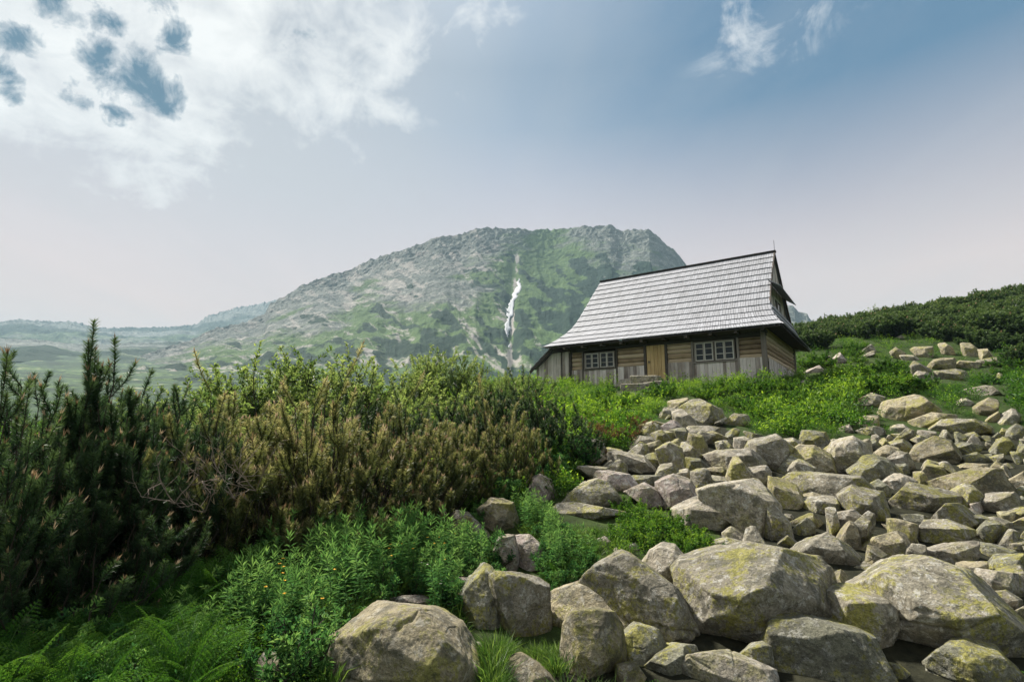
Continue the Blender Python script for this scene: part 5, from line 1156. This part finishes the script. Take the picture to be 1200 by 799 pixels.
def cover(name, kind, P, sc, tone, mat, seed, n=60, nv=6):
    rs = np.random.RandomState(seed); protos = [tuft(kind, rs, n) for _ in range(nv)]; Vs, Fs, Ts, off = [], [], [], 0
    pick = rs.randint(0, nv, len(P))
    for v in range(nv):
        q = P[pick == v]; s = sc[pick == v]; tn = tone[pick == v]; m = len(q)
        if not m: continue
        a = rs.uniform(0, 6.28, m); c_, s_ = np.cos(a), np.sin(a); V, Fc, T = protos[v]
        X = (V[None, :, 0]*c_[:, None]-V[None, :, 1]*s_[:, None])*s[:, None]; Y = (V[None, :, 0]*s_[:, None]+V[None, :, 1]*c_[:, None])*s[:, None]; Z = V[None, :, 2]*(s*rs.uniform(.8, 1.25, m))[:, None]
        W_ = np.stack([X, Y, Z], -1)+q[:, None]; Vs.append(W_.reshape(-1, 3)); Fs.append((Fc[None]+(np.arange(m)*len(V))[:, None, None]).reshape(-1, 3)+off); Ts.append(np.clip(T[None]+tn[:, None], 0, 1).ravel()); off += m*len(V)
    o = npmesh(name, np.concatenate(Vs), np.concatenate(Fs), LM[mat], attrs={'tint': np.concatenate(Ts)}); return o
rs = np.random.RandomState(33)
NPT = 100000
# density falls with distance as the tufts grow: log-polar sampling of the ground
a_ = rs.uniform(math.radians(-66), math.radians(64), NPT); r_ = np.exp(rs.uniform(math.log(2.2), math.log(75), NPT)); X = r_*np.sin(a_); Y = r_*np.cos(a_); Z = ground_z(X, Y); P = np.stack([X, Y, Z], 1); px, py = proj(P)
wob = 8*pnoise(np.stack([px/25, py/25, 0*px], -1))
inf_ = inpoly(px+wob, py+wob, FIELD)
# house footprint
hx = (X-11.46)*.81-(Y-22.97)*.586; hy = (X-11.46)*.586+(Y-22.97)*.81
okk = (px > -500) & (px < 1800) & (py < 1500) & ~((hx > -12.5) & (hx < .15) & (hy > -.15) & (hy < HW+.1))
pt = fbm(np.stack([X*.35, Y*.35, 0*X], -1), 3); far_ = r_
u_ = rs.rand(NPT)
leftdark = (px < 620) & (py > 560) & (px < 560)
mound = smooth(fbm(np.stack([X*.9, Y*.9, 0*X+3], -1), 3), .0, .3)
scale = np.clip(.55+r_*.045, .65, 2.2)*(.7+1.15*mound*(Y > 7))*np.where((Y > 17) & (Y < 28) & (px < 940), .7, 1)*np.where((px > 930) & (Y > 24), .6, 1)*rs.uniform(.7, 1.3, NPT)
green_in = inpoly(px, py, [(860,500),(1000,520),(1005,480),(880,470)]) | inpoly(px, py, [(1010,520),(1080,535),(1075,505),(1020,500)]) | inpoly(px, py, [(960,690),(1000,695),(990,670),(955,675)]) | inpoly(px, py, [(1130,520),(1200,560),(1200,480),(1150,480)]) | inpoly(px, py, [(1090,480),(1180,490),(1180,455),(1100,460)])
fieldkeep = inf_ & ((green_in & (u_ < .8)) | (u_ < .06))
base_ok = okk & ~covers_rock(px, py, scale*.26*600/np.maximum(Y, 1)) & ~inpoly(px, py, [(712,466),(720,445),(788,443),(788,466)]) & (~inf_ | fieldkeep) & (Y > 1.6)
grassy = base_ok & (py > 610) & (px > 370) & (px < 720) | (base_ok & (u_ > .86))
grassy |= base_ok & (Y > 26) & (px > 930) & (u_ > .5)
leafy = base_ok & ~grassy
fl = leafy & ((pt+.4*(rs.rand(NPT)-.5)) > 0)
lf = leafy & ~fl
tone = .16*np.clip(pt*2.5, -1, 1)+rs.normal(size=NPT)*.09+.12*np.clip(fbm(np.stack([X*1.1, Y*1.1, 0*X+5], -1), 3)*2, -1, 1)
vivid = inpoly(px, py, [(630,660),(670,560),(720,560),(840,640),(830,665),(760,670),(700,700)]) | ((Y > 12) & (Y < 30) & (px > 600) & (px < 1000))  # vivid green strip and lush rise before the hut: lighter leaf tint
tone = tone+.12*(mound-.4)+np.where(vivid, .10, 0)-np.where((px > 1120) & (Y > 12), .12, 0)-np.where((px < 300), .12, 0)
print('tufts', lf.sum(), fl.sum(), grassy.sum())
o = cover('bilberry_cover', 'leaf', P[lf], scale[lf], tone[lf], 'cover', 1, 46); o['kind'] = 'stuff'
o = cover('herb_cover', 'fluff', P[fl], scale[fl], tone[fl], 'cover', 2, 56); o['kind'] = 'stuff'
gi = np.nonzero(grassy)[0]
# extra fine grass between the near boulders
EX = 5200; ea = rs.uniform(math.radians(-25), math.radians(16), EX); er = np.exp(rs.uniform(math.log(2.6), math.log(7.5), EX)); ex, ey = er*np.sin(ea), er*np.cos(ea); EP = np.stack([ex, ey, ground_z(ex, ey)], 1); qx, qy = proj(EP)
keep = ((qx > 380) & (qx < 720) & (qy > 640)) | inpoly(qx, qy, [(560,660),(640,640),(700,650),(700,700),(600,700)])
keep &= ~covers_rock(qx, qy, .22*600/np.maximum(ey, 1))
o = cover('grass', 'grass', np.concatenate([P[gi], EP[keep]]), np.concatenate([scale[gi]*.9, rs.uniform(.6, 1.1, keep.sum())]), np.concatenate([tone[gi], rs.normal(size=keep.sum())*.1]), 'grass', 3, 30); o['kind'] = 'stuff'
